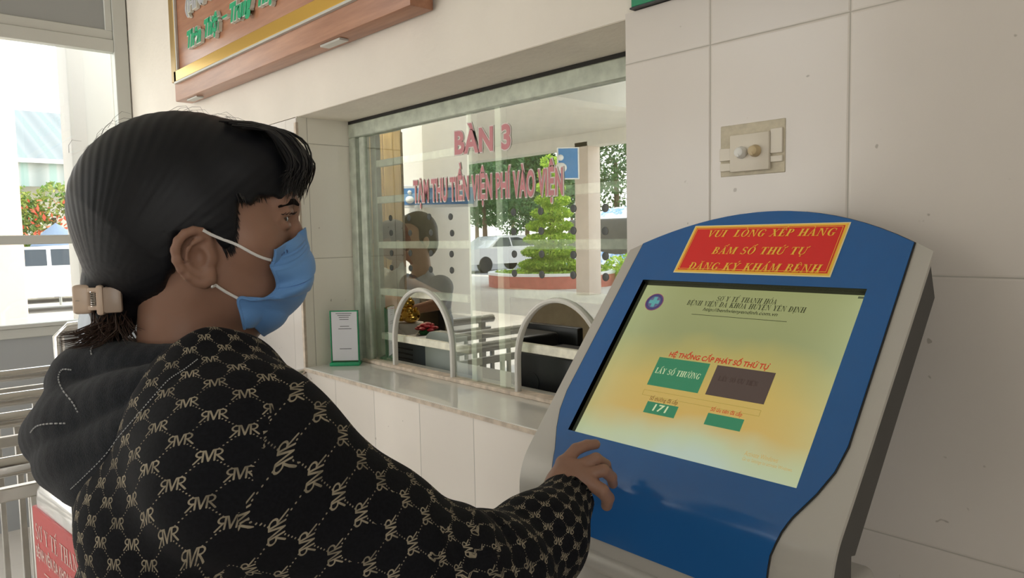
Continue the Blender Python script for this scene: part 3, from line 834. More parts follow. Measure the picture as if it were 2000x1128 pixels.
# cabinet and foot
b = MB(); b.bbox((KO.x - 0.20, yf + 0.04, 0.02), (KO.x + 0.20, yf + 0.26, z0 - 0.01), 0.012, 3); obj('cabinet', b, M_silver, kio)
b = MB(); b.bbox((KO.x - 0.25, yf - 0.02, 0.0), (KO.x + 0.25, yf + 0.33, 0.022), 0.006, 2); obj('base_plate', b, M_dgrey, kio)
b = MB(); b.bbox((KO.x - 0.165, yf + 0.032, 0.25), (KO.x + 0.165, yf + 0.041, z0 - 0.14), 0.003, 2); cd = obj('cabinet_door', b, M_silver, kio)
b = MB(); b.lathe([(0.011, 0), (0.011, 0.004), (0.006, 0.006), (0, 0.006)], (KO.x + 0.14, yf + 0.032, 0.6), 16, axis=(0, -1, 0)); obj('lock', b, M_steel, cd)

# screen well and lit screen
DEP = -0.013
b = MB(); HX, HS = 0.1885, 0.149
for (x0, s0, x1, s1) in ((-HX, HS, HX, HS), (HX, HS, HX, -HS), (HX, -HS, -HX, -HS), (-HX, -HS, -HX, HS)):
    b.add([kfront(x0, s0, 0.003), kfront(x1, s1, 0.003), kfront(x1, s1, DEP - 0.004), kfront(x0, s0, DEP - 0.004)], [(0, 1, 2, 3)])
obj('screen_bezel', b, M_black, kio, False)
m = bpy.data.materials.new('lit_screen'); m.use_nodes = True
nt = m.node_tree; bs = nt.nodes['Principled BSDF']; n = N(nt)
geo = n.new('ShaderNodeNewGeometry').outputs['Position']
vs_ = n.new('ShaderNodeVectorMath', operation='SUBTRACT'); nt.links.new(geo, vs_.inputs[0]); vs_.inputs[1].default_value = KO
dt = n.new('ShaderNodeVectorMath', operation='DOT_PRODUCT'); nt.links.new(vs_.outputs[0], dt.inputs[0]); dt.inputs[1].default_value = KE
sp = n.new('ShaderNodeSeparateXYZ'); nt.links.new(vs_.outputs[0], sp.inputs[0])
v = n.m('DIVIDE', n.m('ADD', dt.outputs['Value'], 0.15), 0.30)
u = n.m('DIVIDE', sp.outputs['X'], 0.19)
wob = n.m('MULTIPLY', n.m('SUBTRACT', n.noise(9.0, vs_.outputs[0], 2.0), 0.5), 0.28)
hump = n.m('MULTIPLY', n.m('MULTIPLY', u, u), 0.10)
vv = n.m('ADD', n.m('ADD', v, wob), n.m('MULTIPLY', u, 0.0))
col = n.ramp(n.m('SUBTRACT', vv, n.m('MULTIPLY', hump, -0.5)), [(0.0, srgb(186, 203, 186)), (0.10, srgb(190, 200, 160)), (0.24, srgb(206, 172, 92)), (0.42, srgb(203, 174, 92)), (0.58, srgb(180, 168, 98)), (0.72, srgb(150, 155, 104)), (1.0, srgb(158, 162, 108))])
edge = n.m('SMOOTH_MIN', 1.0, n.m('POWER', n.m('ABSOLUTE', u), 4.0), 0.1)
col = n.mix(n.m('MULTIPLY', edge, 0.55), col, c4(srgb(190, 200, 150)))
nt.links.new(col, bs.inputs['Emission Color']); bs.inputs['Emission Strength'].default_value = 0.80 * 2 ** -EXPO
bs.inputs['Base Color'].default_value = (0.01, 0.01, 0.01, 1); bs.inputs['Roughness'].default_value = 0.35
b = MB(); b.add([kfront(-HX, HS, DEP), kfront(HX, HS, DEP), kfront(HX, -HS, DEP), kfront(-HX, -HS, DEP)], [(0, 3, 2, 1)])
scr = obj('touch_screen', b, m, kio, False, False)
b = MB(); b.add([kfront(-HX - .004, HS + .004, DEP - .006), kfront(HX + .004, HS + .004, DEP - .006), kfront(HX + .004, -HS - .004, DEP - .006), kfront(-HX - .004, -HS - .004, DEP - .006)], [(0, 3, 2, 1)])
b.add([kfront(-HX - .004, HS + .004, DEP - .03), kfront(HX + .004, HS + .004, DEP - .03), kfront(HX + .004, -HS - .004, DEP - .03), kfront(-HX - .004, -HS - .004, DEP - .03)], [(0, 1, 2, 3)])
E_gbtn = emis('screen_green', srgb(48, 120, 84), 0.95); E_brown = emis('screen_brown', srgb(74, 60, 54), 0.95)
E_red = emis('screen_red', srgb(178, 52, 30), 0.95); E_ink = emis('screen_ink', srgb(48, 52, 30), 0.95)
E_pale = emis('screen_pale', srgb(196, 206, 160), 0.95); E_line = emis('screen_line', srgb(160, 140, 70), 0.95)
E_blue = emis('screen_navy', srgb(60, 58, 100), 0.95); E_teal = emis('screen_teal', srgb(86, 152, 150), 0.95); E_faint = emis('screen_faint', srgb(190, 160, 96), 0.95); E_dbr = emis('screen_dark_brown', srgb(60, 46, 40), 0.95)
E_brn = emis('screen_text_brown', srgb(110, 76, 30), 0.95)
ex = Vector((1, 0, 0))
def kpt(x, s, lift): return kfront(x, s, DEP + lift)
def s_rect(name, px0, px1, m, lift=0.0008, q=None):
    """px0 = upper left pixel, px1 = lower right pixel"""
    (x0, s1), (x1, s0) = kpx(*px0, DEP), kpx(*px1, DEP)
    b = MB(); b.add([kpt(x0, s1, lift), kpt(x0, s0, lift), kpt(x1, s0, lift), kpt(x1, s1, lift)], [(0, 1, 2, 3)])
    return obj(name, b, m, scr, False, False), (x0, s0, x1, s1)
def s_text(name, dat, p0, p1, hpx, m, lift=0.0012):
    (x0, s0), (x1, s1) = kpx(*p0, DEP), kpx(*p1, DEP)
    h = abs(kpx(p0[0], p0[1] - hpx, DEP)[1] - s0)
    if max(v.y for v in dat[0]) < 0.98: h /= 0.72
    sm = (s0 + s1) / 2
    b = MB(); letter_on(b, dat, kpt(x0, sm, lift), ex, KE, x1 - x0, h); obj(name, b, m, scr, False, True)
s_rect('screen_button', (1289, 697), (1363, 768), E_gbtn)
s_rect('screen_button', (1402, 713), (1492, 790), E_brown)
s_rect('number_box', (1266, 783), (1316, 817), E_gbtn)
s_rect('number_box', (1384, 806), (1445, 843), E_gbtn)
s_text('screen_heading', _font_mesh('HỆ THỐNG CẤP PHÁT SỐ THỨ TỰ', 1, 0.1, 0.03), (1305, 699), (1503, 719), 13, E_red)
s_text('screen_heading', serif_mesh('SỞ Y TẾ THANH HÓA', 1, 0.12), (1399, 588), (1516, 595), 9.5, E_ink)
s_text('screen_heading', serif_mesh('BỆNH VIỆN ĐA KHOA HUYỆN YÊN ĐỊNH', 1, 0.12), (1341, 596), (1573, 611), 9.5, E_ink)
s_text('screen_heading', _font_mesh('http://benhvienyendinh.com.vn', 1, 0.25, 0.012), (1373, 606), (1518, 619), 6.5, E_ink)
s_text('button_text', serif_mesh('LẤY SỐ THƯỜNG', 1, 0.1), (1279, 729), (1366, 741), 11, E_pale, 0.0016)
s_text('button_text', serif_mesh('LẤY SỐ ƯU TIÊN', 1, 0.1), (1402, 742), (1478, 755), 9, E_dbr, 0.0016)
s_text('number_text', _font_mesh('171', 1, 0.12, 0.02), (1274, 802), (1302, 807), 14, E_pale, 0.0016)
s_text('number_caption', _font_mesh('Số thường đã cấp', 1, 0.1, 0.01), (1269, 780), (1323, 791), 8, E_brn)
s_text('number_caption', _font_mesh('Số ưu tiên đã cấp', 1, 0.1, 0.01), (1388, 802), (1449, 814), 8, E_red)
s_text('system_notice', _font_mesh('Activate Windows', 1, 0.1, 0.0), (1453, 890), (1519, 903), 10, E_faint)
s_text('system_notice', _font_mesh('Go to Settings to activate Windows.', 1, 0.1, 0.0), (1449, 900), (1548, 920), 7, E_faint)
# thin frame under the buttons and rule under the heading
(xa, sa), (xb, sb) = kpx(1256, 767, DEP), kpx(1486, 804, DEP)
sa = (sa + sb) / 2 + 0.004; sb = sa - 0.009
b = MB()
for p, q in (((xa, sa), (xb, sa)), ((xb, sa), (xb, sb)), ((xb, sb), (xa, sb)), ((xa, sb), (xa, sa))): b.bar(kpt(*p, 0.0008), kpt(*q, 0.0008), 0.0006, 0.0004, KN)
obj('status_frame', b, E_line, scr, False)
(xa, sa), (xb, sb) = kpx(1351, 614, DEP), kpx(1537, 628, DEP); sa = (sa + sb) / 2
b = MB(); b.bar(kpt(xa, sa, 0.0008), kpt(xb, sa, 0.0008), 0.0007, 0.0004, KN); obj('heading_rule', b, E_ink, scr, False)
# round emblem with a cross
cx, cs = kpx(1278.5, 590, DEP); rx = 0.0175
def disc(r0, r1, lift, m, name):
    b = MB(); n_ = 32
    if r0 == 0: b.add([kpt(cx + r1 * math.cos(2*math.pi*k/n_), cs + r1 * math.sin(2*math.pi*k/n_), lift) for k in range(n_)], [tuple(range(n_))])
    else:
        b.add([kpt(cx + r * math.cos(2*math.pi*k/n_), cs + r * math.sin(2*math.pi*k/n_), lift) for r in (r0, r1) for k in range(n_)], [(k, (k+1) % n_, n_+(k+1) % n_, n_+k) for k in range(n_)])
    return obj(name, b, m, scr, False, True)
disc(0, rx, 0.0008, E_blue, 'emblem')
disc(rx * 0.93, rx, 0.0012, emis('screen_rose', srgb(140, 70, 90), 0.9), 'emblem_ring')
disc(0, rx * 0.68, 0.0011, emis('screen_slate', srgb(92, 92, 120), 0.9), 'emblem_disc')
b = MB(); a_ = rx * 0.58; w_ = rx * 0.2
for (x0, x1, y0, y1) in ((-a_, a_, -w_, w_), (-w_, w_, -a_, a_)):
    b.add([kpt(cx + x0, cs + y0, 0.0015), kpt(cx + x1, cs + y0, 0.0015), kpt(cx + x1, cs + y1, 0.0015), kpt(cx + x0, cs + y1, 0.0015)], [(0, 1, 2, 3)])
obj('emblem_cross', b, E_teal, scr, False)
s_rect('window_control', (1677, 579), (1690, 584), emis('screen_ctrl', srgb(90, 96, 70), 0.9))
s_rect('window_control', (1690, 579), (1700, 584), emis('screen_close', srgb(150, 60, 60), 0.9))

# red notice stuck on the panel
M_nred = mat('notice_red', (0.80, 0.028, 0.026), 0.35); M_nyel = mat('notice_yellow', (1.0, 0.60, 0.07), 0.4); M_npale = mat('notice_margin', (0.95, 0.80, 0.42), 0.4)
LT, LB, LW = 0.268, 0.166, 0.1335
def lrect(x0, s0, x1, s1, off):
    return [kfront(x0, s0, off), kfront(x1, s0, off), kfront(x1, s1, off), kfront(x0, s1, off)]
b = MB()
b.add(lrect(-LW, LB, LW, LT, 0.0036), [(0, 1, 2, 3)]); lab = obj('red_notice', b, M_npale, kio, False, False)
for (d_, off, m_, nm) in ((0.0022, 0.0040, M_nyel, 'notice_border'), (0.0062, 0.0044, M_nred, 'notice_ground')):
    b = MB(); b.add(lrect(-LW + d_, LB + d_, LW - d_, LT - d_, off), [(0, 1, 2, 3)]); obj(nm, b, m_, lab, False, False)
b = MB(); q = 0.0085
for x0, s0, x1, s1 in ((-LW+q, LB+q, LW-q, LB+q), (-LW+q, LT-q, LW-q, LT-q), (-LW+q, LB+q, -LW+q, LT-q), (LW-q, LB+q, LW-q, LT-q)):
    b.bar(kfront(x0, s0, 0.0047), kfront(x1, s1, 0.0047), 0.0008, 0.0003, KN)
obj('notice_line', b, M_nyel, lab, False)
def n_text(body, p0, p1, hpx):
    (x0, s0), (x1, s1) = kpx(*p0, 0.004), kpx(*p1, 0.004)
    h = abs(kpx(p0[0], p0[1] - hpx, 0.004)[1] - s0); sm = (s0 + s1) / 2
    b = MB(); letter_on(b, serif_mesh(body, 1, 0.16, 0.07), kfront(x0, sm, 0.0050), ex, KE, x1 - x0, h); obj('notice_text', b, M_nyel, lab, False)
n_text('VUI  LÒNG XẾP HÀNG', (1381, 464), (1631, 460), 13)
n_text('BẤM SỐ THỨ TỰ', (1389, 497), (1578, 497), 13.5)
n_text('ĐĂNG KÝ KHÁM BỆNH', (1342, 528), (1603, 531), 14)
# ------------------------------------------------------------------ queue barriers
def barrier(label, X, y0, y1, posts, extra=()):
    t = thing('queue_barrier', label, 'barrier', (X, y0, 0.0), 'steel queue barriers in front of the counter')
    zt = CZ - 0.485
    b = MB(); b.tube([(X, y0, zt), (X, y1, zt)], 0.0225, 16); obj('top_rail', b, M_steel, t)
    b = MB(); b.bbox((X - 0.012, y0 + 0.02, zt - 0.075), (X + 0.012, y1 - 0.005, zt - 0.045), 0.003, 1); obj('lower_rail', b, M_steelb, t)
    b = MB(); b.bbox((X - 0.012, y0 + 0.02, 0.16), (X + 0.012, y1 - 0.005, 0.19), 0.003, 1); obj('lower_rail', b, M_steelb, t)
    for y in posts:
        b = MB(); b.bbox((X - 0.016, y - 0.016, 0.0), (X + 0.016, y + 0.016, zt - 0.01), 0.003, 1); p = obj('post', b, M_steelb, t)
        b = MB(); b.lathe([(0.045, 0), (0.045, 0.006), (0.02, 0.009), (0.02, 0.02)], (X, y, 0.0), 20); obj('base_flange', b, M_steel, p)
    for y in extra:
        b = MB(); b.bbox((X - 0.009, y - 0.009, 0.18), (X + 0.009, y + 0.009, zt - 0.05), 0.002, 1); obj('baluster', b, M_steelb, t)
barrier('steel queue barrier whose rail meets the counter front corner', -2.41, 0.02, WY - 0.001, (0.10, 1.10), [0.10 + 0.111 * k for k in range(1, 9)])
barrier('second steel queue barrier from the counter, its rail ending on the tiled wall', -2.725, 0.02, WY - 0.001, (0.12, 1.10), [0.12 + 0.109 * k for k in range(1, 9)])
barrier('third steel queue barrier from the counter, nearest the end window', -3.22, 0.02, 1.10, (0.10, 1.06), [0.10 + 0.12 * k for k in range(1, 8)])
barrier('short steel queue barrier just behind the woman in the patterned hoodie', -1.90, -0.10, 0.55, (0.0, 0.51), [0.13, 0.26, 0.39])

# loose bright steel tube end seen over the far rail
b = MB(); b.tube([(-3.62, 0.62, 0.0), (-3.62, 0.62, CZ - 0.40), (-3.60, 0.66, CZ - 0.36), (-3.52, 0.80, CZ - 0.345)], 0.022, 14)
t = obj('grab_post', b, M_steel); tag(t, 'bent bright steel grab post beyond the queue barriers', 'post')

# ------------------------------------------------------------------ red information stand behind the woman
p0 = PY(57, 950, 0.21); yaw_s = math.atan2(0.10, 1.0)
Mi = Matrix.Translation((p0.x, p0.y, 0)) @ Matrix.Rotation(yaw_s, 4, 'Z')
t = thing('information_stand', 'waist-high white stand with red lettered face behind the woman in black', 'sign stand', (p0.x + 0.25, p0.y + 0.05, 0.0))
zt = p0.z
M_wgloss = mat('white_gloss_metal', (0.72, 0.72, 0.70), 0.18, metal=0.2, coat=0.3)
M_red = mat('red_vinyl_face', (0.50, 0.022, 0.02), 0.4, var=0.08, scale=5)
b = MB(); b.bbox((0, 0.0, 0.03), (0.42, 0.13, zt + 0.03), 0.045, 5, Mi); obj('stand_body', b, M_wgloss, t)
b = MB(); b.bbox((0.02, -0.02, 0.0), (0.40, 0.15, 0.035), 0.01, 2, Mi); obj('stand_foot', b, M_dgrey, t)
b = MB(); b.bbox((0.026, -0.004, 0.12), (0.394, 0.004, zt - 0.028), 0.002, 1, Mi); fc = obj('red_face', b, M_red, t)
M_pale = mat('pale_red_lettering', (0.74, 0.52, 0.46), 0.5)
ax_ = Mi.to_3x3() @ Vector((1, 0, 0))
b = MB(); letter_on(b, serif_mesh('SỞ Y TẾ THANH HÓA', 1, 0), Mi @ Vector((0.042, -0.0046, zt - 0.085)), ax_, (0, 0, 1), 0.33, 0.029); obj('face_lettering', b, M_pale, fc, False)
b = MB(); letter_on(b, _font_mesh('BỆNH VIỆN ĐA KHOA HUYỆN YÊN ĐỊNH', 1, 0, 0.02), Mi @ Vector((0.038, -0.0046, zt - 0.120)), ax_, (0, 0, 1), 0.34, 0.029); obj('face_lettering', b, M_pale, fc, False)
b = MB(); b.box((0.08, -0.005, zt - 0.142), (0.34, -0.0042, zt - 0.140), Mi); obj('face_rule', b, M_pale, fc, False)
b = MB(); letter_on(b, serif_mesh('KHÁM', 1, 0), Mi @ Vector((0.07, -0.0046, zt - 0.21)), ax_, (0, 0, 1), 0.13, 0.04); obj('face_lettering', b, M_pale, fc, False)
b = MB(); letter_on(b, serif_mesh('BỆNH', 1, 0), Mi @ Vector((0.22, -0.0046, zt - 0.21)), ax_, (0, 0, 1), 0.13, 0.04); obj('face_lettering', b, M_pale, fc, False)

# ------------------------------------------------------------------ the yard outside
GZ = -0.05
M_asph = mat('pale_concrete_yard', (0.52, 0.47, 0.41), 0.85, var=0.12, scale=0.6)
b = MB(); b.box((-70, -60, GZ - 0.2), (XC - 0.1, 45, GZ)); struct('ground', b, M_asph)
M_road = mat('grey_asphalt', (0.16, 0.16, 0.17), 0.85, var=0.1, scale=1.5)
def mir(p): return Vector((p.x, 2 * (GY + 0.004) - p.y, p.z))
def VZ(px, py, z): return mir(PZ(px, py, z))
def VD(px, py, dep): return mir(PD(px, py, dep))
rng = random.Random(5)

M_pill = mat('pale_pink_column', (0.66, 0.56, 0.49), 0.7, var=0.03, scale=3)
M_pillw = mat('pale_cream_column', (0.80, 0.75, 0.67), 0.7, var=0.03, scale=3)
def column(name_kind, c, w, z1, m, label, cat='column'):
    b = MB(); b.bbox((c.x - w/2, c.y - w/2, GZ), (c.x + w/2, c.y + w/2, z1), 0.02, 2)
    o = obj('pillar', b, m); o['kind'] = 'structure'; return o
pc = VZ(1150, 574, GZ); column('pillar', pc, 0.44, 3.62, M_pill, '')
pn = Vector((-5.25, -1.02, 0)); column('pillar', pn, 0.50, 3.55, M_pillw, '')
pa_ = Vector((-7.0, 1.515, 0)); column('pillar', pa_, 0.34, 4.2, mat('beige_column_darkened', (0.40, 0.37, 0.33), 0.7), '')  # first column: beige darkened for it alone, toning down its sunlit faces
pb_ = Vector((-9.8, 1.05, 0)); column('pillar', pb_, 0.62, 4.2, mat('peach_column', (0.78, 0.58, 0.44), 0.7), '')

# canopy carried by the far column
b = MB(); b.box((-22, pc.y - 0.4, 3.80), (-5.6, pc.y + 7.2, 3.95)); struct('canopy_roof', b, M_paint)
b = MB(); b.box((-22, pc.y - 0.22, 3.50), (-6.2, pc.y + 0.22, 3.80)); struct('beam_canopy', b, M_paint)

# blue boards
M_bsign = mat('blue_sign_paint', (0.06, 0.24, 0.55), 0.45); M_wsign = mat('white_sign_paint', (0.80, 0.80, 0.80), 0.5)
def board(label, p0, p1, z0, z1, thick=0.05, icon=True):
    """upright board between two ground points"""
    p0 = Vector((p0.x, p0.y, 0)); p1 = Vector((p1.x, p1.y, 0)); ax = (p1 - p0); L = ax.length; ax.normalize(); ny = Vector((0, 0, 1)).cross(ax)
    M = Matrix(((ax.x, ny.x, 0, p0.x), (ax.y, ny.y, 0, p0.y), (0, 0, 1, 0), (0, 0, 0, 1)))
    t = thing('notice_sign', label, 'sign', p0 + Vector((0, 0, z0)))
    b = MB(); b.bbox((0, -thick/2, z0), (L, thick/2, z1), 0.005, 1, M); obj('sign_frame', b, M_wsign, t)
    for s_ in (-1, 1):
        y = s_ * (thick / 2 + 0.002)
        b = MB(); b.box((0.03, min(y, y * 0.9), z0 + 0.025), (L - 0.03, max(y, y * 0.9), z1 - 0.025), M); pf = obj('sign_face', b, M_bsign, t, False)
        if icon:
            b = MB(); yy = s_ * (thick / 2 + 0.004); h = z1 - z0
            for kx in (0.16,):
                b.ball(M @ Vector((L * kx, yy, z0 + h * 0.68)), h * 0.10, 10, 6); b.ball(M @ Vector((L * kx, yy, z0 + h * 0.36)), (h * 0.2, h * 0.2, h * 0.17), 10, 6)
            obj('sign_emblem', b, M_wsign, pf)
    return t
q0 = VD(1088, 320, 16.0); q1 = VD(1131, 320, 16.0)
board('blue notice board hung high on the far yard column', q0, q1, VD(1110, 350, 16.0).z, VD(1110, 288, 16.0).z, 0.08, True)
q0 = VD(776, 385, 6.05); q1 = VD(932, 385, 6.05)
board('wide blue board with white border on the entrance pillar', q0, q1, VD(850, 405, 6.05).z, VD(850, 361, 6.05).z, 0.04, True)

# foliage
def leaf_mat(name, c0, c1):
    m = bpy.data.materials.new(name); m.use_nodes = True
    nt = m.node_tree; bs = nt.nodes['Principled BSDF']; n = N(nt)
    oi = n.new('ShaderNodeNewGeometry').outputs['Random Per Island']
    nt.links.new(n.mix(oi, c4(c0), c4(c1)), bs.inputs['Base Color']); bs.inputs['Roughness'].default_value = 0.5
    tl = n.new('ShaderNodeBsdfTranslucent'); nt.links.new(n.mix(oi, c4(c0), c4(c1)), tl.inputs[0])
    mx = n.new('ShaderNodeMixShader'); mx.inputs[0].default_value = 0.4
    out = [x for x in nt.nodes if x.type == 'OUTPUT_MATERIAL'][0]
    nt.links.new(bs.outputs[0], mx.inputs[1]); nt.links.new(tl.outputs[0], mx.inputs[2]); nt.links.new(mx.outputs[0], out.inputs[0])
    return m
M_lf = leaf_mat('bright_leaf', (0.20, 0.40, 0.03), (0.58, 0.72, 0.10)); M_ld = leaf_mat('dark_leaf', (0.015, 0.07, 0.02), (0.08, 0.18, 0.05))
M_bark = mat('bark', (0.12, 0.08, 0.05), 0.9, var=0.2, scale=20)
def leaves(mb, pts, size, rng):
    for p in pts:
        a = Vector((rng.gauss(0, 1), rng.gauss(0, 1), rng.gauss(0, 1))).normalized()
        c = a.cross(Vector((rng.gauss(0, 1), rng.gauss(0, 1), rng.gauss(0, 1)))).normalized()
        s = size * rng.uniform(0.6, 1.3)
        p = Vector(p)
        mb.add([p - a * s, p + c * s * 0.45, p + a * s, p - c * s * 0.45], [(0, 1, 2, 3)])
def tree(name, label, c, blobs, nleaf, size, m, trunk_r, trunk_h, cat='tree', group=None):
    t = thing(name, label, cat, (c.x, c.y, GZ), group)
    b = MB(); b.tube([(c.x, c.y, GZ), (c.x + 0.05, c.y, GZ + trunk_h * 0.5), (c.x, c.y + 0.03, GZ + trunk_h)], [trunk_r, trunk_r * 0.8, trunk_r * 0.5], 10); obj('trunk', b, M_bark, t)
    b = MB(); tot = sum(r[0] * r[1] * r[2] for _, r in blobs)
    for q, r in blobs:
        k = int(nleaf * (r[0] * r[1] * r[2]) / tot)
        pts = []
        for _ in range(k):
            v = Vector((rng.gauss(0, 1), rng.gauss(0, 1), rng.gauss(0, 1))).normalized() * (rng.uniform(0.55, 1.0) ** 0.5)
            pts.append((q[0] + v.x * r[0], q[1] + v.y * r[1], q[2] + v.z * r[2]))
        leaves(b, pts, size, rng)
    obj('foliage', b, m, t, False, False)
    return t
tc_ = VZ(1078, 560, GZ); tc_ = tc_ + (tc_ - Vector((0, 2.75, tc_.z))).normalized() * 0.9
blobs = []
for k in range(9):
    z = 0.55 + k * 0.37; r = 0.98 - 0.088 * k
    blobs.append(((tc_.x + rng.uniform(-.06, .06), tc_.y + rng.uniform(-.06, .06), z), (r, r, 0.20)))
tree('topiary_tree', 'bright green tiered cone tree in the brick planter', tc_, blobs, 12000, 0.058, M_lf, 0.09, 3.0)
# brick planter with grass
M_brick = mat('red_brick_paint', (0.50, 0.16, 0.12), 0.7, var=0.12, scale=6)
b = MB(); R0 = 1.85
b.lathe([(R0, GZ), (R0, GZ + 0.34), (R0 - 0.16, GZ + 0.34), (R0 - 0.16, GZ + 0.2), (0, GZ + 0.2)], (tc_.x, tc_.y, 0), 40)
t = obj('brick_planter', b, M_brick); tag(t, 'low round red brick planter around the cone tree', 'planter')
b = MB(); b.lathe([(R0 + 0.02, GZ + 0.34), (R0 + 0.02, GZ + 0.41), (R0 - 0.18, GZ + 0.41), (R0 - 0.18, GZ + 0.34)], (tc_.x, tc_.y, 0), 40); obj('coping', b, M_wsign, t)
b = MB(); pts = []
for _ in range(2600):
    a = rng.uniform(0, 2 * math.pi); r = (R0 - 0.2) * math.sqrt(rng.random()); pts.append((tc_.x + r * math.cos(a), tc_.y + r * math.sin(a), GZ + 0.26 + rng.uniform(0, 0.16)))
leaves(b, pts, 0.075, rng); g = obj('planter_grass', b, M_lf, None, False, False); g['kind'] = 'stuff'; tag(g, 'leafy ground cover filling the brick planter', 'grass')
def blob_tree(label, px, py, dep, h, r, n_, name='leafy_tree', m=None, base=None, size=0.16):
    c = VD(px, py, dep); c = Vector((c.x, c.y, 0))
    bl = []
    for _ in range(7): bl.append(((c.x + rng.uniform(-r, r) * 0.6, c.y + rng.uniform(-r, r) * 0.6, h * rng.uniform(0.45, 0.95)), (r * 0.6, r * 0.6, r * 0.5)))
    return tree(name, label, c, bl, n_, size, m or M_ld, 0.16, h * 0.7)
blob_tree('dark leafy tree behind the silver car', 945, 400, 37, 4.6, 2.2, 4200, size=0.11)
blob_tree('dark leafy tree beside the cone tree, beyond the car', 1028, 400, 42, 5.6, 1.9, 4200, size=0.11)
blob_tree('dark bushy tree to the right of the far column', 1203, 330, 31, 6.4, 2.6, 4200, size=0.11)
for px_, dep_, lab_ in ((930, 50, 'tall dark tree at the far edge of the yard, furthest along the road'), (1000, 59, 'tall dark tree at the far edge of the yard, behind the car roof'), (1060, 68, 'tall dark tree at the far edge of the yard, behind the cone tree'), (1116, 78, 'tall dark tree at the far edge of the yard, beside the far column')):
    blob_tree(lab_, px_, 400, dep_, 7.6 * dep_ / 52, 2.9, 3800, size=0.25)
c_ = VD(1242, 545, 21.2)
tree('green_shrub', 'low bright green shrub beside the far column', Vector((c_.x, c_.y, 0)), [((c_.x, c_.y, 0.4), (1.0, 1.0, 0.45)), ((c_.x + .5, c_.y + .3, 0.3), (0.8, 0.8, 0.35))], 1200, 0.08, M_lf, 0.05, 0.5, 'shrub')
# patched tarpaulin over a parked load
m = bpy.data.materials.new('patched_tarpaulin'); m.use_nodes = True
nt = m.node_tree; bs = nt.nodes['Principled BSDF']; n = N(nt)
tcx = n.new('ShaderNodeTexCoord').outputs['Object']
nt.links.new(n.ramp(n.noise(2.2, tcx, 4.0, 0.7), [(0.42, (0.72, 0.72, 0.74)), (0.5, (0.5, 0.6, 0.75)), (0.56, (0.06, 0.25, 0.62)), (0.62, (0.66, 0.7, 0.75))]), bs.inputs['Base Color'])
c_ = VD(1204, 440, 25.0)
b = MB(); P = []
for i in range(9):
    row = []
    for j in range(13):
        u_ = j / 12 - 0.5; v_ = i / 8 - 0.5
        row.append(Vector((c_.x + u_ * 3.0, c_.y + v_ * 2.2, 0.4 + 1.85 * (1 - abs(v_ * 2) ** 3) * (1 - 0.25 * abs(u_ * 2) ** 4) + 0.07 * math.sin(9 * u_ + 5 * v_))))
    P.append(row)
b.grid(P); t = obj('tarpaulin_heap', b, m); tag(t, 'white and blue tarpaulin draped over a heap in the yard', 'tarpaulin')
b = MB(); b.bbox((c_.x - 1.4, c_.y - 1.0, GZ), (c_.x + 1.4, c_.y + 1.0, 1.9), 0.1, 2); obj('covered_load', b, M_dgrey, t)

# cars
M_tyre = mat('tyre_rubber', (0.02, 0.02, 0.02), 0.8); M_rim = mat('alloy_rim', (0.6, 0.6, 0.62), 0.25, metal=0.9); M_cglass = mat('car_window', (0.02, 0.025, 0.03), 0.08)
def car(label, c, yaw, paint):
    M = Matrix.Translation((c.x, c.y, GZ)) @ Matrix.Rotation(yaw, 4, 'Z')
    t = thing('car', label, 'car', (c.x, c.y, GZ))
    prof = [(-2.2, 0.34), (-2.24, 0.62), (-2.1, 0.92), (-1.2, 1.0), (-0.5, 1.42), (0.9, 1.46), (1.75, 1.05), (2.15, 0.98), (2.22, 0.6), (2.18, 0.34)]
    b = MB(); ws = [-0.86, -0.80, 0.80, 0.86]
    def ring_(sc, w): return [M @ Vector((x, w * (0.80 if z > 1.2 else 1.0), 0.34 + (z - 0.34) * sc)) for x, z in prof]
    n_ = len(prof); vs = ring_(0.985, -0.86) + ring_(1, -0.78) + ring_(1, 0.78) + ring_(0.985, 0.86)
    fs = [(k*n_+i, k*n_+(i+1) % n_, (k+1)*n_+(i+1) % n_, (k+1)*n_+i) for k in range(3) for i in range(n_)] + [tuple(range(n_-1, -1, -1)), tuple(range(3*n_, 4*n_))]
    b.add(vs, fs); obj('car_body', b, paint, t)
    for s_ in (-1, 1):
        b = MB()
        for (xa, xb) in ((-0.98, -0.02), (0.06, 1.35)):
            za = 1.02
            ta = 1.36 if xa > -0.5 else 1.1
            pts = [(xa, za), (xb, za), (min(xb, 1.0), 1.37), (max(xa, -0.48), 1.37)]
            f = lambda x, z: M @ Vector((x, s_ * (0.868 if z < 1.2 else 0.715), z))
            b.add([f(x, z) for x, z in pts] , [(0, 1, 2, 3) if s_ < 0 else (3, 2, 1, 0)])
        obj('side_window', b, M_cglass, t, False)
    for x in (-1.35, 1.32):
        for s_ in (-1, 1):
            b = MB(); b.lathe([(0.20, -0.10), (0.31, -0.10), (0.325, -0.05), (0.325, 0.05), (0.31, 0.10), (0.20, 0.10)], M @ Vector((x, s_ * 0.80, 0.325)), 24, axis=M.to_3x3() @ Vector((0, s_, 0))); w_ = obj('wheel', b, M_tyre, t)
            b = MB(); b.lathe([(0.205, 0.06), (0.2, 0.09), (0.17, 0.075), (0.165, 0.05)], M @ Vector((x, s_ * 0.80, 0.325)), 24, axis=M.to_3x3() @ Vector((0, s_, 0)))
            for k in range(5):
                a = 2 * math.pi * k / 5; o_ = M @ Vector((x, s_ * 0.885, 0.325)); e_ = M @ Vector((x + 0.18 * math.cos(a), s_ * 0.88, 0.325 + 0.18 * math.sin(a)))
                b.bar(o_, e_, 0.06, 0.03, M.to_3x3() @ Vector((0, s_, 0)))
            obj('rim', b, M_rim, w_)
    return t
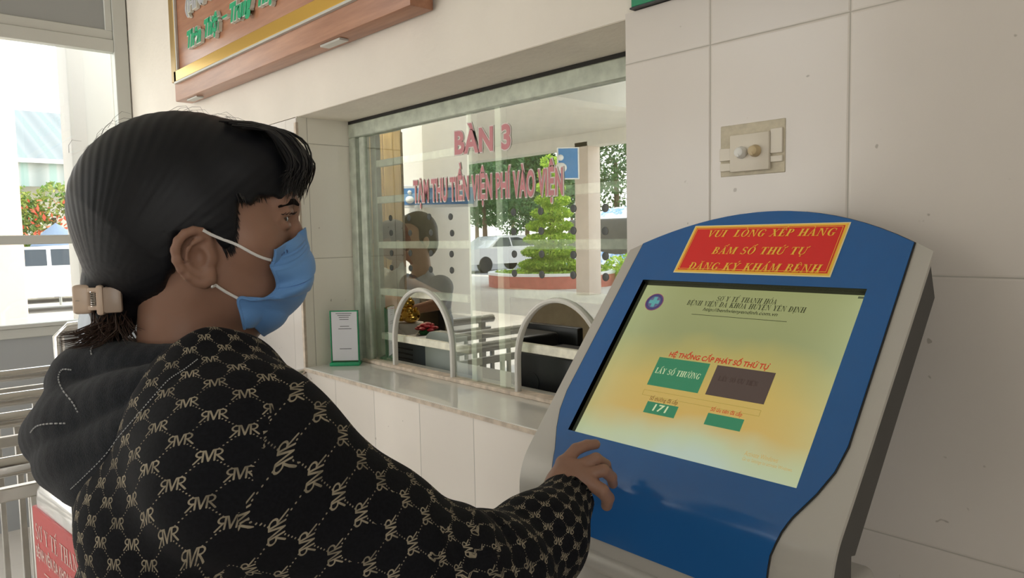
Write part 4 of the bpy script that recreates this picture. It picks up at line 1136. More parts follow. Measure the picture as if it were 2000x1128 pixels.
M_csil = mat('silver_car_paint', (0.42, 0.42, 0.43), 0.25, metal=0.4, coat=0.5); M_cwh = mat('white_car_paint', (0.75, 0.76, 0.78), 0.2, coat=0.5)
w0 = VZ(936, 533, GZ); w1 = VZ(1016, 528, GZ)
ax_ = (w1 - w0); cc = (w0 + w1) / 2; nrm = Vector((0, 0, 1)).cross(ax_.normalized())
cc = cc + (cc - Vector((0, 0, 0))).normalized() * 0.8
car('silver car parked in the yard behind the cone tree', Vector((cc.x, cc.y, 0)), math.atan2(ax_.y, ax_.x), M_csil)
b = MB(); cr = cc; b.box((cr.x - 14, cr.y - 5, GZ - 0.01), (cr.x + 9, cr.y + 2.2, GZ + 0.004)); struct('road', b, M_road)

# beyond the end window: shed, tree and parked cars
cw = PZ(95, 604, GZ); car('white car parked outside beyond the end window', Vector((cw.x + 0.1, cw.y, 0)), 1.45, M_cwh)
cw2 = PX(128, 580, -22.1); car('grey car parked outside behind the white car', Vector((cw2.x, cw2.y, 0)), 1.45, M_csil)
m = bpy.data.materials.new('corrugated_roof'); m.use_nodes = True
nt = m.node_tree; bs = nt.nodes['Principled BSDF']; n = N(nt)
geo = n.new('ShaderNodeNewGeometry').outputs['Position']; sp = n.new('ShaderNodeSeparateXYZ'); nt.links.new(geo, sp.inputs[0])
w_ = n.m('SINE', n.m('MULTIPLY', sp.outputs['Y'], 9.0)); nt.links.new(n.ramp(n.m('ADD', n.m('MULTIPLY', w_, 0.5), 0.5), [(0.0, (0.30, 0.33, 0.31)), (0.75, (0.45, 0.46, 0.44)), (0.9, (0.33, 0.44, 0.40))]), bs.inputs['Base Color'])
sx_ = -24.5
m2 = m.copy(); m2.name = 'roof_sheet_darkened'  # darker copy: the roof's sun glare is held down in its colours
for nd in m2.node_tree.nodes:
    if nd.type == 'VALTORGB':
        for e_, c_ in zip(nd.color_ramp.elements, ((0.10, 0.115, 0.11, 1), (0.15, 0.16, 0.155, 1), (0.11, 0.145, 0.13, 1))): e_.color = c_
t = thing('shed', 'grey-green corrugated shed beyond the end window', 'building', (sx_, 3.5, GZ))
def zat(py, X): return PX(100, py, X).z
b = MB(); b.add([(sx_, -6, zat(311, sx_)), (sx_, 12, zat(311, sx_)), (sx_ - 6, 12, zat(220, sx_ - 6)), (sx_ - 6, -6, zat(220, sx_ - 6)), (sx_, -6, zat(311, sx_) - .1), (sx_, 12, zat(311, sx_) - .1), (sx_ - 6, 12, zat(220, sx_ - 6) - .1), (sx_ - 6, -6, zat(220, sx_ - 6) - .1)], [(0,1,2,3),(7,6,5,4),(0,4,5,1),(1,5,6,2),(2,6,7,3),(3,7,4,0)]); obj('roof', b, m2, t, False)
b = MB(); b.box((sx_ - 0.1, -6, zat(319, sx_)), (sx_ + 0.05, 12, zat(311, sx_))); obj('fascia', b, M_wsign, t, False)
b = MB(); b.box((sx_ - 0.25, -6, zat(364, sx_)), (sx_ - 0.15, 12, zat(318, sx_))); obj('wall_sheet', b, m, t, False)
b = MB(); b.box((sx_ - 6, -6, GZ), (sx_ - 1.2, 12, zat(340, sx_))); obj('shed_wall', b, M_pillw, t, False)
for y in (-2.5, 2.4, 6.4):
    b = MB(); b.box((sx_ - 0.25, y - 0.08, GZ), (sx_ - 0.1, y + 0.08, zat(364, sx_))); obj('shed_post', b, M_alu, t, False)
M_rd = leaf_mat('mixed_leaf', (0.06, 0.2, 0.03), (0.40, 0.40, 0.08)); M_fl = leaf_mat('red_blossom', (0.6, 0.05, 0.03), (0.7, 0.2, 0.08))
ct = PX(103, 420, -23.5)
bl = [((ct.x + rng.uniform(-.2, .2), ct.y + rng.uniform(-1.3, 1.3), rng.uniform(1.5, 2.75)), (0.48, 0.7, 0.5)) for _ in range(9)]
tt = tree('flowering_tree', 'green tree with red blossom in front of the shed', Vector((ct.x, ct.y, 0)), bl, 5000, 0.075, M_rd, 0.1, 2.2)
b = MB(); leaves(b, [(ct.x + 0.5 + rng.uniform(-.2, .2), ct.y + rng.uniform(-1.2, 1.2), rng.uniform(1.6, 2.6)) for _ in range(150)], 0.09, rng); obj('blossom', b, M_fl, tt, False, False)
# grey-blue market umbrella
cu = PX(110, 455, -20.45); b = MB(); b.lathe([(0.0, 0.55), (0.25, 0.36), (0.56, 0.0), (0.55, -0.03), (0.25, 0.32), (0.0, 0.48)], (cu.x, cu.y, cu.z - 0.3), 10)
t = obj('parasol', b, mat('grey_blue_canvas', (0.12, 0.16, 0.22), 0.8)); tag(t, 'grey-blue parasol standing outside below the flowering tree', 'parasol')
b = MB(); b.rod((cu.x, cu.y, GZ), (cu.x, cu.y, cu.z + 0.2), 0.03, 8); obj('pole', b, M_alu, t)
# ------------------------------------------------------------------ distance-field modelling
def v3(*a): return np.array(a, float)
def smin(a, b, k):
    h = np.clip(0.5 + 0.5 * (b - a) / k, 0, 1)
    return b * (1 - h) + a * h - k * h * (1 - h)
def smax(a, b, k): return -smin(-a, -b, k)
def sph(P, c, r): return np.linalg.norm(P - c, axis=1) - r
def rc(P, a, b, r1, r2):
    a = np.asarray(a, float); b = np.asarray(b, float); ab = b - a
    t = np.clip(((P - a) @ ab) / (ab @ ab + 1e-12), 0, 1)
    return np.linalg.norm(P - a - t[:, None] * ab, axis=1) - (r1 + (r2 - r1) * t)
def chain(P, pts, rs, k=0.006):
    d = None
    for i in range(len(pts) - 1):
        q = rc(P, pts[i], pts[i+1], rs[i], rs[i+1])
        d = q if d is None else smin(d, q, k)
    return d
def ell(P, c, r, R=None):
    q = P - np.asarray(c, float)
    if R is not None: q = q @ R
    r = np.asarray(r, float)
    k0 = np.linalg.norm(q / r, axis=1); k1 = np.linalg.norm(q / (r * r), axis=1)
    return k0 * (k0 - 1) / np.maximum(k1, 1e-9)
def poly2(A, B, poly):
    """signed distance to polygon in a plane, negative inside"""
    p = np.stack([A, B], 1); d = np.full(len(A), 1e9); s = np.ones(len(A))
    n = len(poly)
    for i in range(n):
        a = np.array(poly[i]); b = np.array(poly[(i - 1) % n])
        e = b - a; w = p - a
        t = np.clip((w @ e) / (e @ e), 0, 1)
        q = w - t[:, None] * e
        d = np.minimum(d, (q * q).sum(1))
        c1 = p[:, 1] >= a[1]; c2 = p[:, 1] < b[1]; c3 = e[0] * w[:, 1] > e[1] * w[:, 0]
        flip = (c1 & c2 & c3) | (~c1 & ~c2 & ~c3)
        s[flip] *= -1
    return s * np.sqrt(d)

def snet(fn, lo, hi, h, newton=True):
    """surface nets; returns vertices (numpy) and quads"""
    lo = np.asarray(lo, float); hi = np.asarray(hi, float)
    n = np.ceil((hi - lo) / h).astype(int) + 1
    xs = [lo[i] + h * np.arange(n[i]) for i in range(3)]
    V = np.empty(n, np.float32)
    YZ = np.stack(np.meshgrid(xs[1], xs[2], indexing='ij'), -1).reshape(-1, 2)
    step = max(1, int(400000 / len(YZ)))
    for i in range(0, n[0], step):
        xx = xs[0][i:i+step]
        P = np.empty((len(xx) * len(YZ), 3)); P[:, 0] = np.repeat(xx, len(YZ)); P[:, 1:] = np.tile(YZ, (len(xx), 1))
        V[i:i+step] = fn(P).reshape(len(xx), n[1], n[2])
    S = V < 0
    cs = np.zeros(n - 1, np.int8)
    for dx in (0, 1):
        for dy in (0, 1):
            for dz in (0, 1):
                cs += S[dx:n[0]-1+dx, dy:n[1]-1+dy, dz:n[2]-1+dz]
    act = np.argwhere((cs > 0) & (cs < 8))
    idx = -np.ones(n - 1, np.int64); idx[tuple(act.T)] = np.arange(len(act))
    acc = np.zeros((len(act), 3)); cnt = np.zeros(len(act))
    corners = [(0,0,0),(1,0,0),(0,1,0),(1,1,0),(0,0,1),(1,0,1),(0,1,1),(1,1,1)]
    edges = [(0,1),(2,3),(4,5),(6,7),(0,2),(1,3),(4,6),(5,7),(0,4),(1,5),(2,6),(3,7)]
    for a, b in edges:
        ca, cb = np.array(corners[a]), np.array(corners[b])
        va = V[tuple((act + ca).T)]; vb = V[tuple((act + cb).T)]
        m = (va < 0) != (vb < 0)
        t = np.where(m, va / np.where(m, va - vb, 1), 0)
        p = ca + t[:, None] * (cb - ca)
        acc[m] += p[m]; cnt[m] += 1
    pts = lo + h * (act + acc / cnt[:, None])
    quads = []
    for ax in range(3):
        o1, o2 = [(1, 2), (2, 0), (0, 1)][ax]
        sl0 = [slice(None)] * 3; sl1 = [slice(None)] * 3
        sl0[ax] = slice(0, n[ax] - 1); sl1[ax] = slice(1, n[ax])
        s0 = S[tuple(sl0)]; s1 = S[tuple(sl1)]
        e = np.argwhere(s0 != s1)
        e = e[(e[:, o1] > 0) & (e[:, o2] > 0) & (e[:, o1] < n[o1] - 1) & (e[:, o2] < n[o2] - 1)]
        d1 = np.zeros(3, int); d1[o1] = 1; d2 = np.zeros(3, int); d2[o2] = 1
        q = np.stack([idx[tuple((e - d1 - d2).T)], idx[tuple((e - d2).T)], idx[tuple(e.T)], idx[tuple((e - d1).T)]], 1)
        fl = ~s0[tuple(e.T)]
        q[fl] = q[fl][:, ::-1]
        quads.append(q)
    Q = np.concatenate(quads)
    if newton:
        for _ in range(2):
            f0 = fn(pts); eps = h * 0.25; g = np.empty_like(pts)
            for k in range(3):
                dp = np.zeros(3); dp[k] = eps; g[:, k] = (fn(pts + dp) - f0) / eps
            gl = (g * g).sum(1); st = -f0[:, None] * g / np.maximum(gl, 0.05)[:, None]
            ln = np.linalg.norm(st, axis=1); st *= np.minimum(1, 0.6 * h / np.maximum(ln, 1e-9))[:, None]
            pts = pts + st
    return pts, Q

class Frame:
    def __init__(s, o, yaw, tilt=0.0, roll=0.0):
        """F forward, L left, U up; yaw measured from image right towards the wall"""
        rh = v3(_r[0], _r[1], 0); rh /= np.linalg.norm(rh); dh = v3(-rh[1], rh[0], 0)
        a = math.radians(yaw)
        s.F = rh * math.cos(a) + dh * math.sin(a); s.L = np.cross([0, 0, 1], s.F); s.U = v3(0, 0, 1)
        if tilt:
            t = math.radians(tilt); F2 = s.F * math.cos(t) - s.U * math.sin(t); s.U = s.U * math.cos(t) + s.F * math.sin(t); s.F = F2
        s.o = np.asarray(o, float); s.M = np.stack([s.F, s.L, s.U])
    def w(s, p): return s.o + np.asarray(p, float) @ s.M
    def l(s, p): return (np.asarray(p, float) - s.o) @ s.M.T
    def px(s, x, y, lat=0.0):
        """pixel -> local point on the plane left = lat"""
        v = ray(x, y); o = s.o + s.L * lat
        P = CAM + v * (((o - CAM) @ s.L) / (v @ s.L))
        return s.l(P)
def np_mesh(name, pts, Q, m, smooth=True):
    me = bpy.data.meshes.new(name)
    me.from_pydata([tuple(p) for p in pts], [], [tuple(int(i) for i in q) for q in Q])
    for mm in (m if isinstance(m, (list, tuple)) else [m]): me.materials.append(mm)
    if smooth: me.polygons.foreach_set('use_smooth', [True] * len(me.polygons))
    me.update(); return me
def join_np(parts):
    P = []; Q = []; o = 0
    for p, q in parts: P.append(p); Q.append(q + o); o += len(p)
    return np.concatenate(P), np.concatenate(Q)
def bounds(pts, pad):
    p = np.array(pts); return p.min(0) - pad, p.max(0) + pad
# ------------------------------------------------------------------ the woman at the kiosk
M_skin = mat('warm_skin', (0.29, 0.158, 0.108), 0.5, var=0.06, scale=25, sss=0.12, spec=0.35)
M_hair = bpy.data.materials.new('black_hair'); M_hair.use_nodes = True
nt = M_hair.node_tree; bs = nt.nodes['Principled BSDF']; n = N(nt)
tcx = n.new('ShaderNodeTexCoord').outputs['Object']
bs.inputs['Base Color'].default_value = (0.0048, 0.0052, 0.0075, 1); bs.inputs['Roughness'].default_value = 0.5; bs.inputs['Specular IOR Level'].default_value = 0.28
M_hairb = mat('brown_hair_ends', (0.05, 0.028, 0.02), 0.5)
M_strand = mat('black_hair_strand', (0.010, 0.009, 0.010), 0.35)

M_brow = mat('matt_black_brow', (0.012, 0.009, 0.008), 0.95, spec=0.05)

HF = Frame(CAM + ray(385, 470) * 0.81, 15)
BF = Frame(HF.o, 30)
def hl(px, py, lat=0.0): return HF.px(px, py, lat)

# head, in head coordinates (forward, left, up)
ear_rim = [hl(px, py, lat) for px, py, lat in ((410, 470, -.072), (404, 457, -.076), (393, 451, -.081), (377, 450, -.085), (361, 456, -.088), (348, 470, -.090), (342, 488, -.090), (345, 508, -.089), (354, 525, -.086), (368, 540, -.083), (384, 550, -.080), (399, 552, -.077), (409, 545, -.074), (412, 534, -.072))]
ear_in = [hl(px, py, lat) for px, py, lat in ((393, 466, -.081), (380, 474, -.083), (370, 488, -.085), (369, 504, -.084), (376, 520, -.081), (388, 530, -.078))]
ear_c = hl(376, 500, -.079)
def head_fn(P):
    d = ell(P, (-0.004, 0, 0.042), (0.104, 0.074, 0.090))
    d = smin(d, ell(P, (0.036, 0, -0.014), (0.062, 0.060, 0.080)), 0.03)
    d = smin(d, rc(P, (0.012, -0.042, -0.042), (0.066, -0.012, -0.078), 0.016, 0.014), 0.03)
    d = smin(d, rc(P, (0.012, 0.042, -0.042), (0.066, 0.012, -0.078), 0.016, 0.014), 0.03)
    d = smin(d, sph(P, (0.070, 0, -0.080), 0.015), 0.02)
    for s in (-1, 1):
        d = smin(d, sph(P, (0.062, s * 0.044, 0.000), 0.021), 0.03)
    d = smin(d, rc(P, (0.092, -0.034, 0.040), (0.096, 0.0, 0.038), 0.012, 0.012), 0.015)
    d = smin(d, rc(P, (0.092, 0.034, 0.040), (0.096, 0.0, 0.038), 0.012, 0.012), 0.015)
    for s in (-1, 1):
        d = smax(d, -ell(P, (0.112, s * 0.031, 0.024), (0.020, 0.019, 0.013)), 0.012)
    d = smin(d, chain(P, [v3(0.093, 0, 0.032), v3(0.102, 0, 0.010), v3(0.106, 0, -0.012)], [0.009, 0.0095, 0.011], 0.008), 0.008)
    for s in (-1, 1):
        d = smin(d, sph(P, (0.099, s * 0.012, -0.017), 0.0085), 0.006)
        d = smax(d, -sph(P, (0.107, s * 0.006, -0.026), 0.004), 0.004)
        # lids
        d = smin(d, chain(P, [v3(0.087, s*0.045, 0.022), v3(0.097, s*0.036, 0.030), v3(0.0995, s*0.028, 0.0305), v3(0.096, s*0.018, 0.024)], [0.003, 0.0042, 0.0042, 0.003]), 0.004)
        d = smin(d, chain(P, [v3(0.087, s*0.045, 0.021), v3(0.095, s*0.036, 0.0155), v3(0.097, s*0.028, 0.015), v3(0.095, s*0.018, 0.021)], [0.003, 0.0036, 0.0036, 0.003]), 0.004)
    d = smin(d, ell(P, (0.092, 0, -0.046), (0.010, 0.022, 0.006)), 0.006)
    d = smin(d, ell(P, (0.090, 0, -0.056), (0.010, 0.019, 0.006)), 0.006)
    # neck
    d = smin(d, rc(P, (-0.010, 0, -0.045), (-0.020, 0, -0.20), 0.050, 0.056), 0.03)
    d = smin(d, rc(P, (0.030, 0, -0.085), (0.012, 0, -0.17), 0.022, 0.035), 0.03)
    # ears
    for s in (1, -1):
        Q = P * v3(1, s, 1)
        m = np.abs(Q[:, 1] + 0.08) < 0.03
        if not m.any(): continue
        q = Q[m]
        e = chain(q, ear_rim, [0.0030] + [0.0042] * (len(ear_rim) - 4) + [0.0055, 0.0062, 0.005], 0.003)
        plate = ell(q, ear_c + v3(0.0, 0.004, 0.0), (0.019, 0.0045, 0.028))
        e = smin(e, plate, 0.007)
        e = smin(e, chain(q, ear_in, [0.0022, 0.0032, 0.0034, 0.0034, 0.003, 0.0022], 0.003), 0.004)
        e = smax(e, -ell(q, hl(387, 501, -.083), (0.0095, 0.008, 0.0125)), 0.004)
        e = smin(e, sph(q, hl(403, 508, -.074), 0.0052), 0.004)
        e = smin(e, rc(q, hl(395, 500, -.066), hl(385, 500, -.073), 0.016, 0.012), 0.006)
        e = smax(e, -ell(q, hl(387, 503, -.084), (0.0085, 0.0095, 0.011)), 0.003)
        dm = d[m]; d[m] = smin(dm, e, 0.006)
    return d
hp, hq = snet(head_fn, (-0.13, -0.105, -0.20), (0.145, 0.105, 0.15), 0.0027)
hp = HF.w(hp)

# right hand, built in world coordinates
def D(px, py, dep): return np.array(PD(px, py, dep))
wr = D(1098, 952, 0.982)
F_idx = [D(1101, 905, 0.990), D(1125, 877, 1.000), D(1146, 869, 1.006), D(1163, 867, 1.010)]
F_mid = [D(1124, 914, 0.982), D(1164, 896, 0.985), D(1182, 907, 0.995), D(1188, 924, 1.008)]
F_rng = [D(1137, 927, 0.974), D(1179, 918, 0.972), D(1194, 931, 0.983), D(1197, 944, 0.996)]
F_pky = [D(1150, 941, 0.968), D(1176, 958, 0.962), D(1187, 972, 0.970), D(1185, 986, 0.980)]
F_thm = [D(1092, 936, 1.000), D(1112, 932, 1.022), D(1138, 934, 1.034), D(1160, 940, 1.036)]
S_ = D(482, 902, 0.66); E_ = D(928, 1146, 0.80); C_ = D(1112, 968, 0.975)
def hand_fn(P):
    d = rc(P, C_ + (E_ - C_) * 0.25, wr, 0.030, 0.0235)
    for f, r in ((F_idx, 0.0118), (F_mid, 0.0118), (F_rng, 0.0112), (F_pky, 0.0105)):
        d = smin(d, rc(P, wr + (f[0] - wr) * 0.12, f[0], 0.017, r), 0.014)
    fs = None
    for f, r in ((F_idx, (.0096, .0084, .0076, .0068)), (F_mid, (.0098, .0087, .0078, .0069)), (F_rng, (.0095, .0084, .0076, .0067)), (F_pky, (.0098, .0094, .0088, .0076))):
        c = chain(P, f, r, 0.0015)
        fs = c if fs is None else smin(fs, c, 0.0012)
    d = smin(d, fs, 0.0028)
    t = chain(P, F_thm, (.0150, .0120, .0105, .0085), 0.004)
    return smin(d, t, 0.008)
lo, hi = bounds([wr, C_, C_ + (E_ - C_) * 0.25] + F_idx + F_mid + F_rng + F_pky + F_thm, 0.035)
gp, gq = snet(hand_fn, lo, hi, 0.0017)

# rest of the body under the clothes, body coordinates
def bl_(p): return BF.l(p)
S_b, E_b = bl_(S_), bl_(E_)
LS = v3(-0.03, 0.165, -0.225); LE = v3(-0.02, 0.225, -0.49); LW = v3(0.12, 0.20, -0.66)
FLOORB = -HF.o[2]
HIP = FLOORB + 0.84
def body_fn(P):
    d = rc(P, (-0.03, -0.09, -0.30), (-0.03, 0.09, -0.30), 0.085, 0.085)
    d = smin(d, rc(P, (-0.03, -0.07, -0.45), (-0.03, 0.07, -0.45), 0.085, 0.085), 0.05)
    d = smin(d, rc(P, (-0.03, -0.08, HIP), (-0.03, 0.08, HIP), 0.095, 0.095), 0.06)
    d = smin(d, rc(P, (-0.02, 0, -0.13), (-0.03, 0, -0.28), 0.045, 0.06), 0.04)
    d = smin(d, chain(P, [v3(-0.02, -0.08, -0.24), S_b, E_b, bl_(C_)], [0.055, 0.05, 0.038, 0.026]), 0.03)
    d = smin(d, chain(P, [v3(-0.02, 0.08, -0.24), LS, LE, LW], [0.055, 0.05, 0.038, 0.024]), 0.03)
    for s in (-1, 1):
        d = smin(d, chain(P, [v3(-0.03, s*0.085, HIP - 0.04), v3(-0.01, s*0.09, FLOORB + 0.45), v3(-0.03, s*0.095, FLOORB + 0.09)], [0.078, 0.052, 0.036]), 0.03)
    # left hand, hanging slightly curled
    h0 = LW
    for k in range(4):
        b0 = h0 + v3(0.055, (k - 1.5) * 0.018, -0.045); b1 = b0 + v3(0.03, 0, -0.035); b2 = b1 + v3(0.005, 0, -0.03)
        d = smin(d, chain(P, [h0, b0, b1, b2], [0.02, 0.010, 0.009, 0.0075]), 0.006)
    return smin(d, chain(P, [h0, h0 + v3(0.03, -0.035, -0.03), h0 + v3(0.055, -0.04, -0.055)], [0.016, 0.011, 0.009]), 0.006)
bp, bq = snet(body_fn, (-0.20, -0.32, FLOORB + 0.03), (0.66, 0.32, -0.10), 0.008, False)
bp = BF.w(bp)
P_, Q_ = join_np([(hp, hq), (gp, gq), (bp, bq)])
woman = put('person', np_mesh('person', P_, Q_, M_skin))
tag(woman, 'woman in black monogram hoodie and blue mask reaching towards the kiosk', 'person')

# eyes and brows
def on_skin(p, lift=0.001):
    p = np.asarray(p, float).reshape(1, 3)
    for _ in range(8):
        d = head_fn(p); g = np.stack([(head_fn(p + np.eye(3)[k] * 0.0008) - d) / 0.0008 for k in range(3)], 1); g /= np.linalg.norm(g)
        p = p + g * (lift - d)[:, None] * 0.9
    return p[0]
def off_skin(p, lift):
    p = np.asarray(p, float).reshape(1, 3)
    for _ in range(8):
        d = head_fn(p)
        if d[0] >= lift: break
        g = np.stack([(head_fn(p + np.eye(3)[k] * 0.0008) - d) / 0.0008 for k in range(3)], 1); g /= np.linalg.norm(g)
        p = p + g * (lift - d)[:, None] * 0.9
    return p[0]
M_eye = bpy.data.materials.new('eye'); M_eye.use_nodes = True
nt = M_eye.node_tree; bs = nt.nodes['Principled BSDF']; n = N(nt); bs.inputs['Roughness'].default_value = 0.08
at = n.new('ShaderNodeTexCoord').outputs['UV']; sp = n.new('ShaderNodeSeparateXYZ'); nt.links.new(at, sp.inputs[0])
nt.links.new(n.ramp(sp.outputs[0], [(0.0, (0.004, 0.003, 0.003)), (0.20, (0.004, 0.003, 0.003)), (0.22, (0.05, 0.022, 0.01)), (0.46, (0.03, 0.014, 0.008)), (0.5, (0.42, 0.38, 0.35)), (1.0, (0.38, 0.30, 0.27))]), bs.inputs['Base Color'])
GAZE = HF.F * math.cos(0.42) - HF.L * math.sin(0.42) - HF.U * 0.05; GAZE /= np.linalg.norm(GAZE)
for s in (-1, 1):
    c = HF.w((0.0875, s * 0.031, 0.0225))
    mb = MB(); mb.ball(Vector(c), 0.0118, 24, 16)
    me = mb.mesh('eye', M_eye)
    uv = me.uv_layers.new(name='UVMap')
    for lp in me.loops:
        v = np.array(me.vertices[lp.vertex_index].co) - c; v /= np.linalg.norm(v)
        uv.data[lp.index].uv = (math.acos(max(-1, min(1, float(v @ GAZE)))) / 1.0, 0.5)
    put('eye', me, woman)
    b = MB(); b.tube([Vector(HF.w(on_skin(p, 0.0008))) for p in (v3(0.090, s*0.047, 0.035), v3(0.101, s*0.036, 0.0415), v3(0.107, s*0.024, 0.0415), v3(0.108, s*0.012, 0.039))], [0.0012, 0.0032, 0.0036, 0.002], 8, flat=(1.0, 0.7)); obj('eyebrow', b, M_brow, woman)
    b = MB()
    for k in range(9):
        u_ = k / 8.0; base = v3(0.090 + 0.011 * math.sin(u_ * 2.6), s * (0.043 - 0.022 * u_), 0.0275 + 0.001 * math.sin(u_ * 3.1))
        b.tube([Vector(HF.w(base)), Vector(HF.w(base + v3(0.005, s * 0.002, -0.001))), Vector(HF.w(base + v3(0.008, s * 0.003, 0.0015)))], [0.0006, 0.0005, 0.0002], 4)
    obj('eyelash', b, M_strand, woman)

# hair cap
no_hair = [tuple(hl(px, py, -0.076)[[0, 2]]) for px, py in ((466, 396), (490, 391), (512, 386), (540, 382), (562, 376), (578, 362))] + [(0.17, 0.055), (0.2, -0.25), (-0.09, -0.25)] + \
          [tuple(hl(px, py, -0.076)[[0, 2]]) for px, py in ((258, 640), (270, 622), (293, 602), (316, 568), (330, 530), (338, 490), (350, 462), (372, 452), (404, 456), (420, 474), (441, 487), (452, 478), (463, 462), (466, 430))]
def hair_fn(P):
    d = ell(P, (-0.0085, 0, 0.035), (0.1175, 0.088, 0.1065))
    d = smin(d, ell(P, (0.064, -0.004, 0.078), (0.044, 0.060, 0.038)), 0.035)
    d = smin(d, rc(P, (-0.045, 0, 0.000), (-0.086, 0, -0.050), 0.074, 0.030), 0.03)
    d = smin(d, rc(P, (-0.086, 0, -0.050), (-0.088, 0, -0.085), 0.028, 0.022), 0.012)
    A, L, Z = P[:, 0], P[:, 1], P[:, 2]
    # strands comb back and down towards the clip
    ang = np.arctan2(L, A + 0.09); r_ = np.hypot(A + 0.09, Z + 0.06)
    d = d + 0.00012 * np.sin(46 * np.arctan2(Z + 0.06, A + 0.092) + 30 * L) + 0.00022 * np.sin(110 * np.arctan2(Z + 0.06, A + 0.092) + 4 * np.sin(40 * L))
    edge = poly2(A, Z, no_hair)
    edge = edge + 0.0025 * np.sin(190 * A + 60 * Z) + 0.0015 * np.sin(420 * A)
    return smax(d, -edge, 0.006)
kp, kq = snet(hair_fn, (-0.15, -0.105, -0.13), (0.15, 0.105, 0.155), 0.0026)
hair = put('hair', np_mesh('hair', HF.w(kp), kq, M_hair), woman)
rngw = random.Random(11)
def wl(p): return Vector(HF.w(np.array(p, float)))
b = MB()
for k in range(64):
    l0 = rngw.uniform(-0.066, 0.05); a0 = rngw.uniform(0.035, 0.075); z0 = 0.132 - 0.20 * (a0 - 0.035) - 2.6 * l0 * l0
    la = l0 * 1.08; ae = 0.080 + 0.032 * math.sqrt(max(0, 1 - (la / 0.075) ** 2)) + rngw.uniform(-0.006, 0.006); ze = rngw.uniform(0.040, 0.066)
    for j in range(4):
        q = [(a0 + rngw.gauss(0, .002), l0 + rngw.gauss(0, .003), z0 - 0.001)]
        am = ae + rngw.uniform(0.0, 0.009)
        q.append((0.5 * (a0 + am) + 0.008, 0.5 * (l0 + la), z0 - 0.006)); q.append((am, la, 0.094 + rngw.gauss(0, .004) - 1.6 * l0 * l0)); q.append((am + 0.003, la, 0.075)); q.append((ae + rngw.gauss(0, .003), la * 1.04 + rngw.gauss(0, .002), ze + rngw.gauss(0, .004)))
        # smooth
        pts = []
        for i in range(len(q) - 1):
            p0 = np.array(q[max(i-1, 0)]); p1 = np.array(q[i]); p2 = np.array(q[i+1]); p3 = np.array(q[min(i+2, len(q)-1)])
            for t in (0, 0.33, 0.66): pts.append(0.5 * ((2*p1) + (p2-p0)*t + (2*p0-5*p1+4*p2-p3)*t*t + (3*p1-p0-3*p2+p3)*t**3))
        pts.append(np.array(q[-1]))
        b.tube([wl(p) for p in pts], [0.0010] * (len(pts) - 5) + [0.0009, 0.0007, 0.0005, 0.0003, 0.0001], 4)
obj('fringe', b, M_strand, hair)
b = MB()
for k in range(110):                                   # flyaways standing off the outline
    th = rngw.uniform(0.25, 1.2) if k < 85 else rngw.uniform(1.3, 2.6); l0 = rngw.gauss(0, 0.025)
    base = v3(-0.0085 + 0.114 * math.cos(th), l0, 0.035 + 0.104 * math.sin(th))
    dirn = v3(math.sin(th), 0, -math.cos(th)) * rngw.choice((1, 1, 1, -1)) + v3(math.cos(th), rngw.gauss(0, .3), math.sin(th)) * rngw.uniform(0.05, 0.22)
    L_ = rngw.uniform(0.015, 0.032); up = v3(math.cos(th), 0, math.sin(th))
    pts = [base, base + dirn * L_ * 0.4 + up * 0.003, base + dirn * L_ * 0.8 + up * 0.002, base + dirn * L_ - up * 0.006]
    b.tube([wl(p) for p in pts], [0.00022, 0.0002, 0.00018, 0.0001], 3)
obj('stray_hair', b, M_strand, hair)
b = MB()
tail0 = hl(222, 612, 0.0)
for k in range(230):
    u_ = rngw.random(); s0 = tail0 + v3(rngw.gauss(0, .008), rngw.gauss(0, .009), 0.02)
    ex_ = rngw.choice((-1, -1, 1)); 
    e0 = hl(rngw.uniform(108, 190) if ex_ < 0 else rngw.uniform(190, 285), rngw.uniform(644, 684), rngw.uniform(-0.055, -0.005))
    mid = 0.5 * (s0 + e0) + v3(0.012 * (1 if ex_ < 0 else -0.3), 0, -0.010 if ex_ < 0 else 0.0)
    pts = [s0, s0 * 0.75 + mid * 0.25 + v3(0, 0, -0.006), mid, 0.4 * mid + 0.6 * e0 + v3(0, 0, -0.004), e0]
    b.tube([wl(p) for p in pts], [0.0007, 0.0007, 0.0006, 0.0004, 0.0001], 4)
obj('ponytail', b, M_hairb, hair)

b = MB()                                                # fine hair along the temple and brow line
line = [(466, 396), (466, 430), (463, 462), (452, 480), (441, 487)]
for k in range(90):
    u_ = rngw.random() * 3.999; i_ = int(u_); f_ = u_ - i_
    px_ = line[i_][0] * (1 - f_) + line[i_+1][0] * f_; py_ = line[i_][1] * (1 - f_) + line[i_+1][1] * f_
    q = hl(px_ - 8, py_ - 4, -0.072); e = on_skin(hl(px_ + rngw.uniform(-1, 4), py_ + rngw.uniform(10, 26), -0.0705), 0.0006)
    b.tube([wl(q + v3(0, 0.004, 0)), wl(0.5 * (q + e) + v3(0, -0.0015, 0.001)), wl(e)], [0.0007, 0.0005, 0.0001], 3)
for k in range(110):
    u_ = rngw.random(); l0 = -0.074 + 0.05 * u_; px_ = 468 + 95 * u_; py_ = 394 - 20 * u_
    q = hl(px_ - 6, py_ - 16, l0 - 0.004); e = hl(px_ + rngw.uniform(-3, 9), py_ + rngw.uniform(2, 15), l0)
    b.tube([wl(q), wl(0.5 * (q + e) + v3(0.001, -0.002, 0)), wl(e)], [0.0008, 0.0006, 0.0001], 3)
obj('temple_hair', b, M_strand, hair)
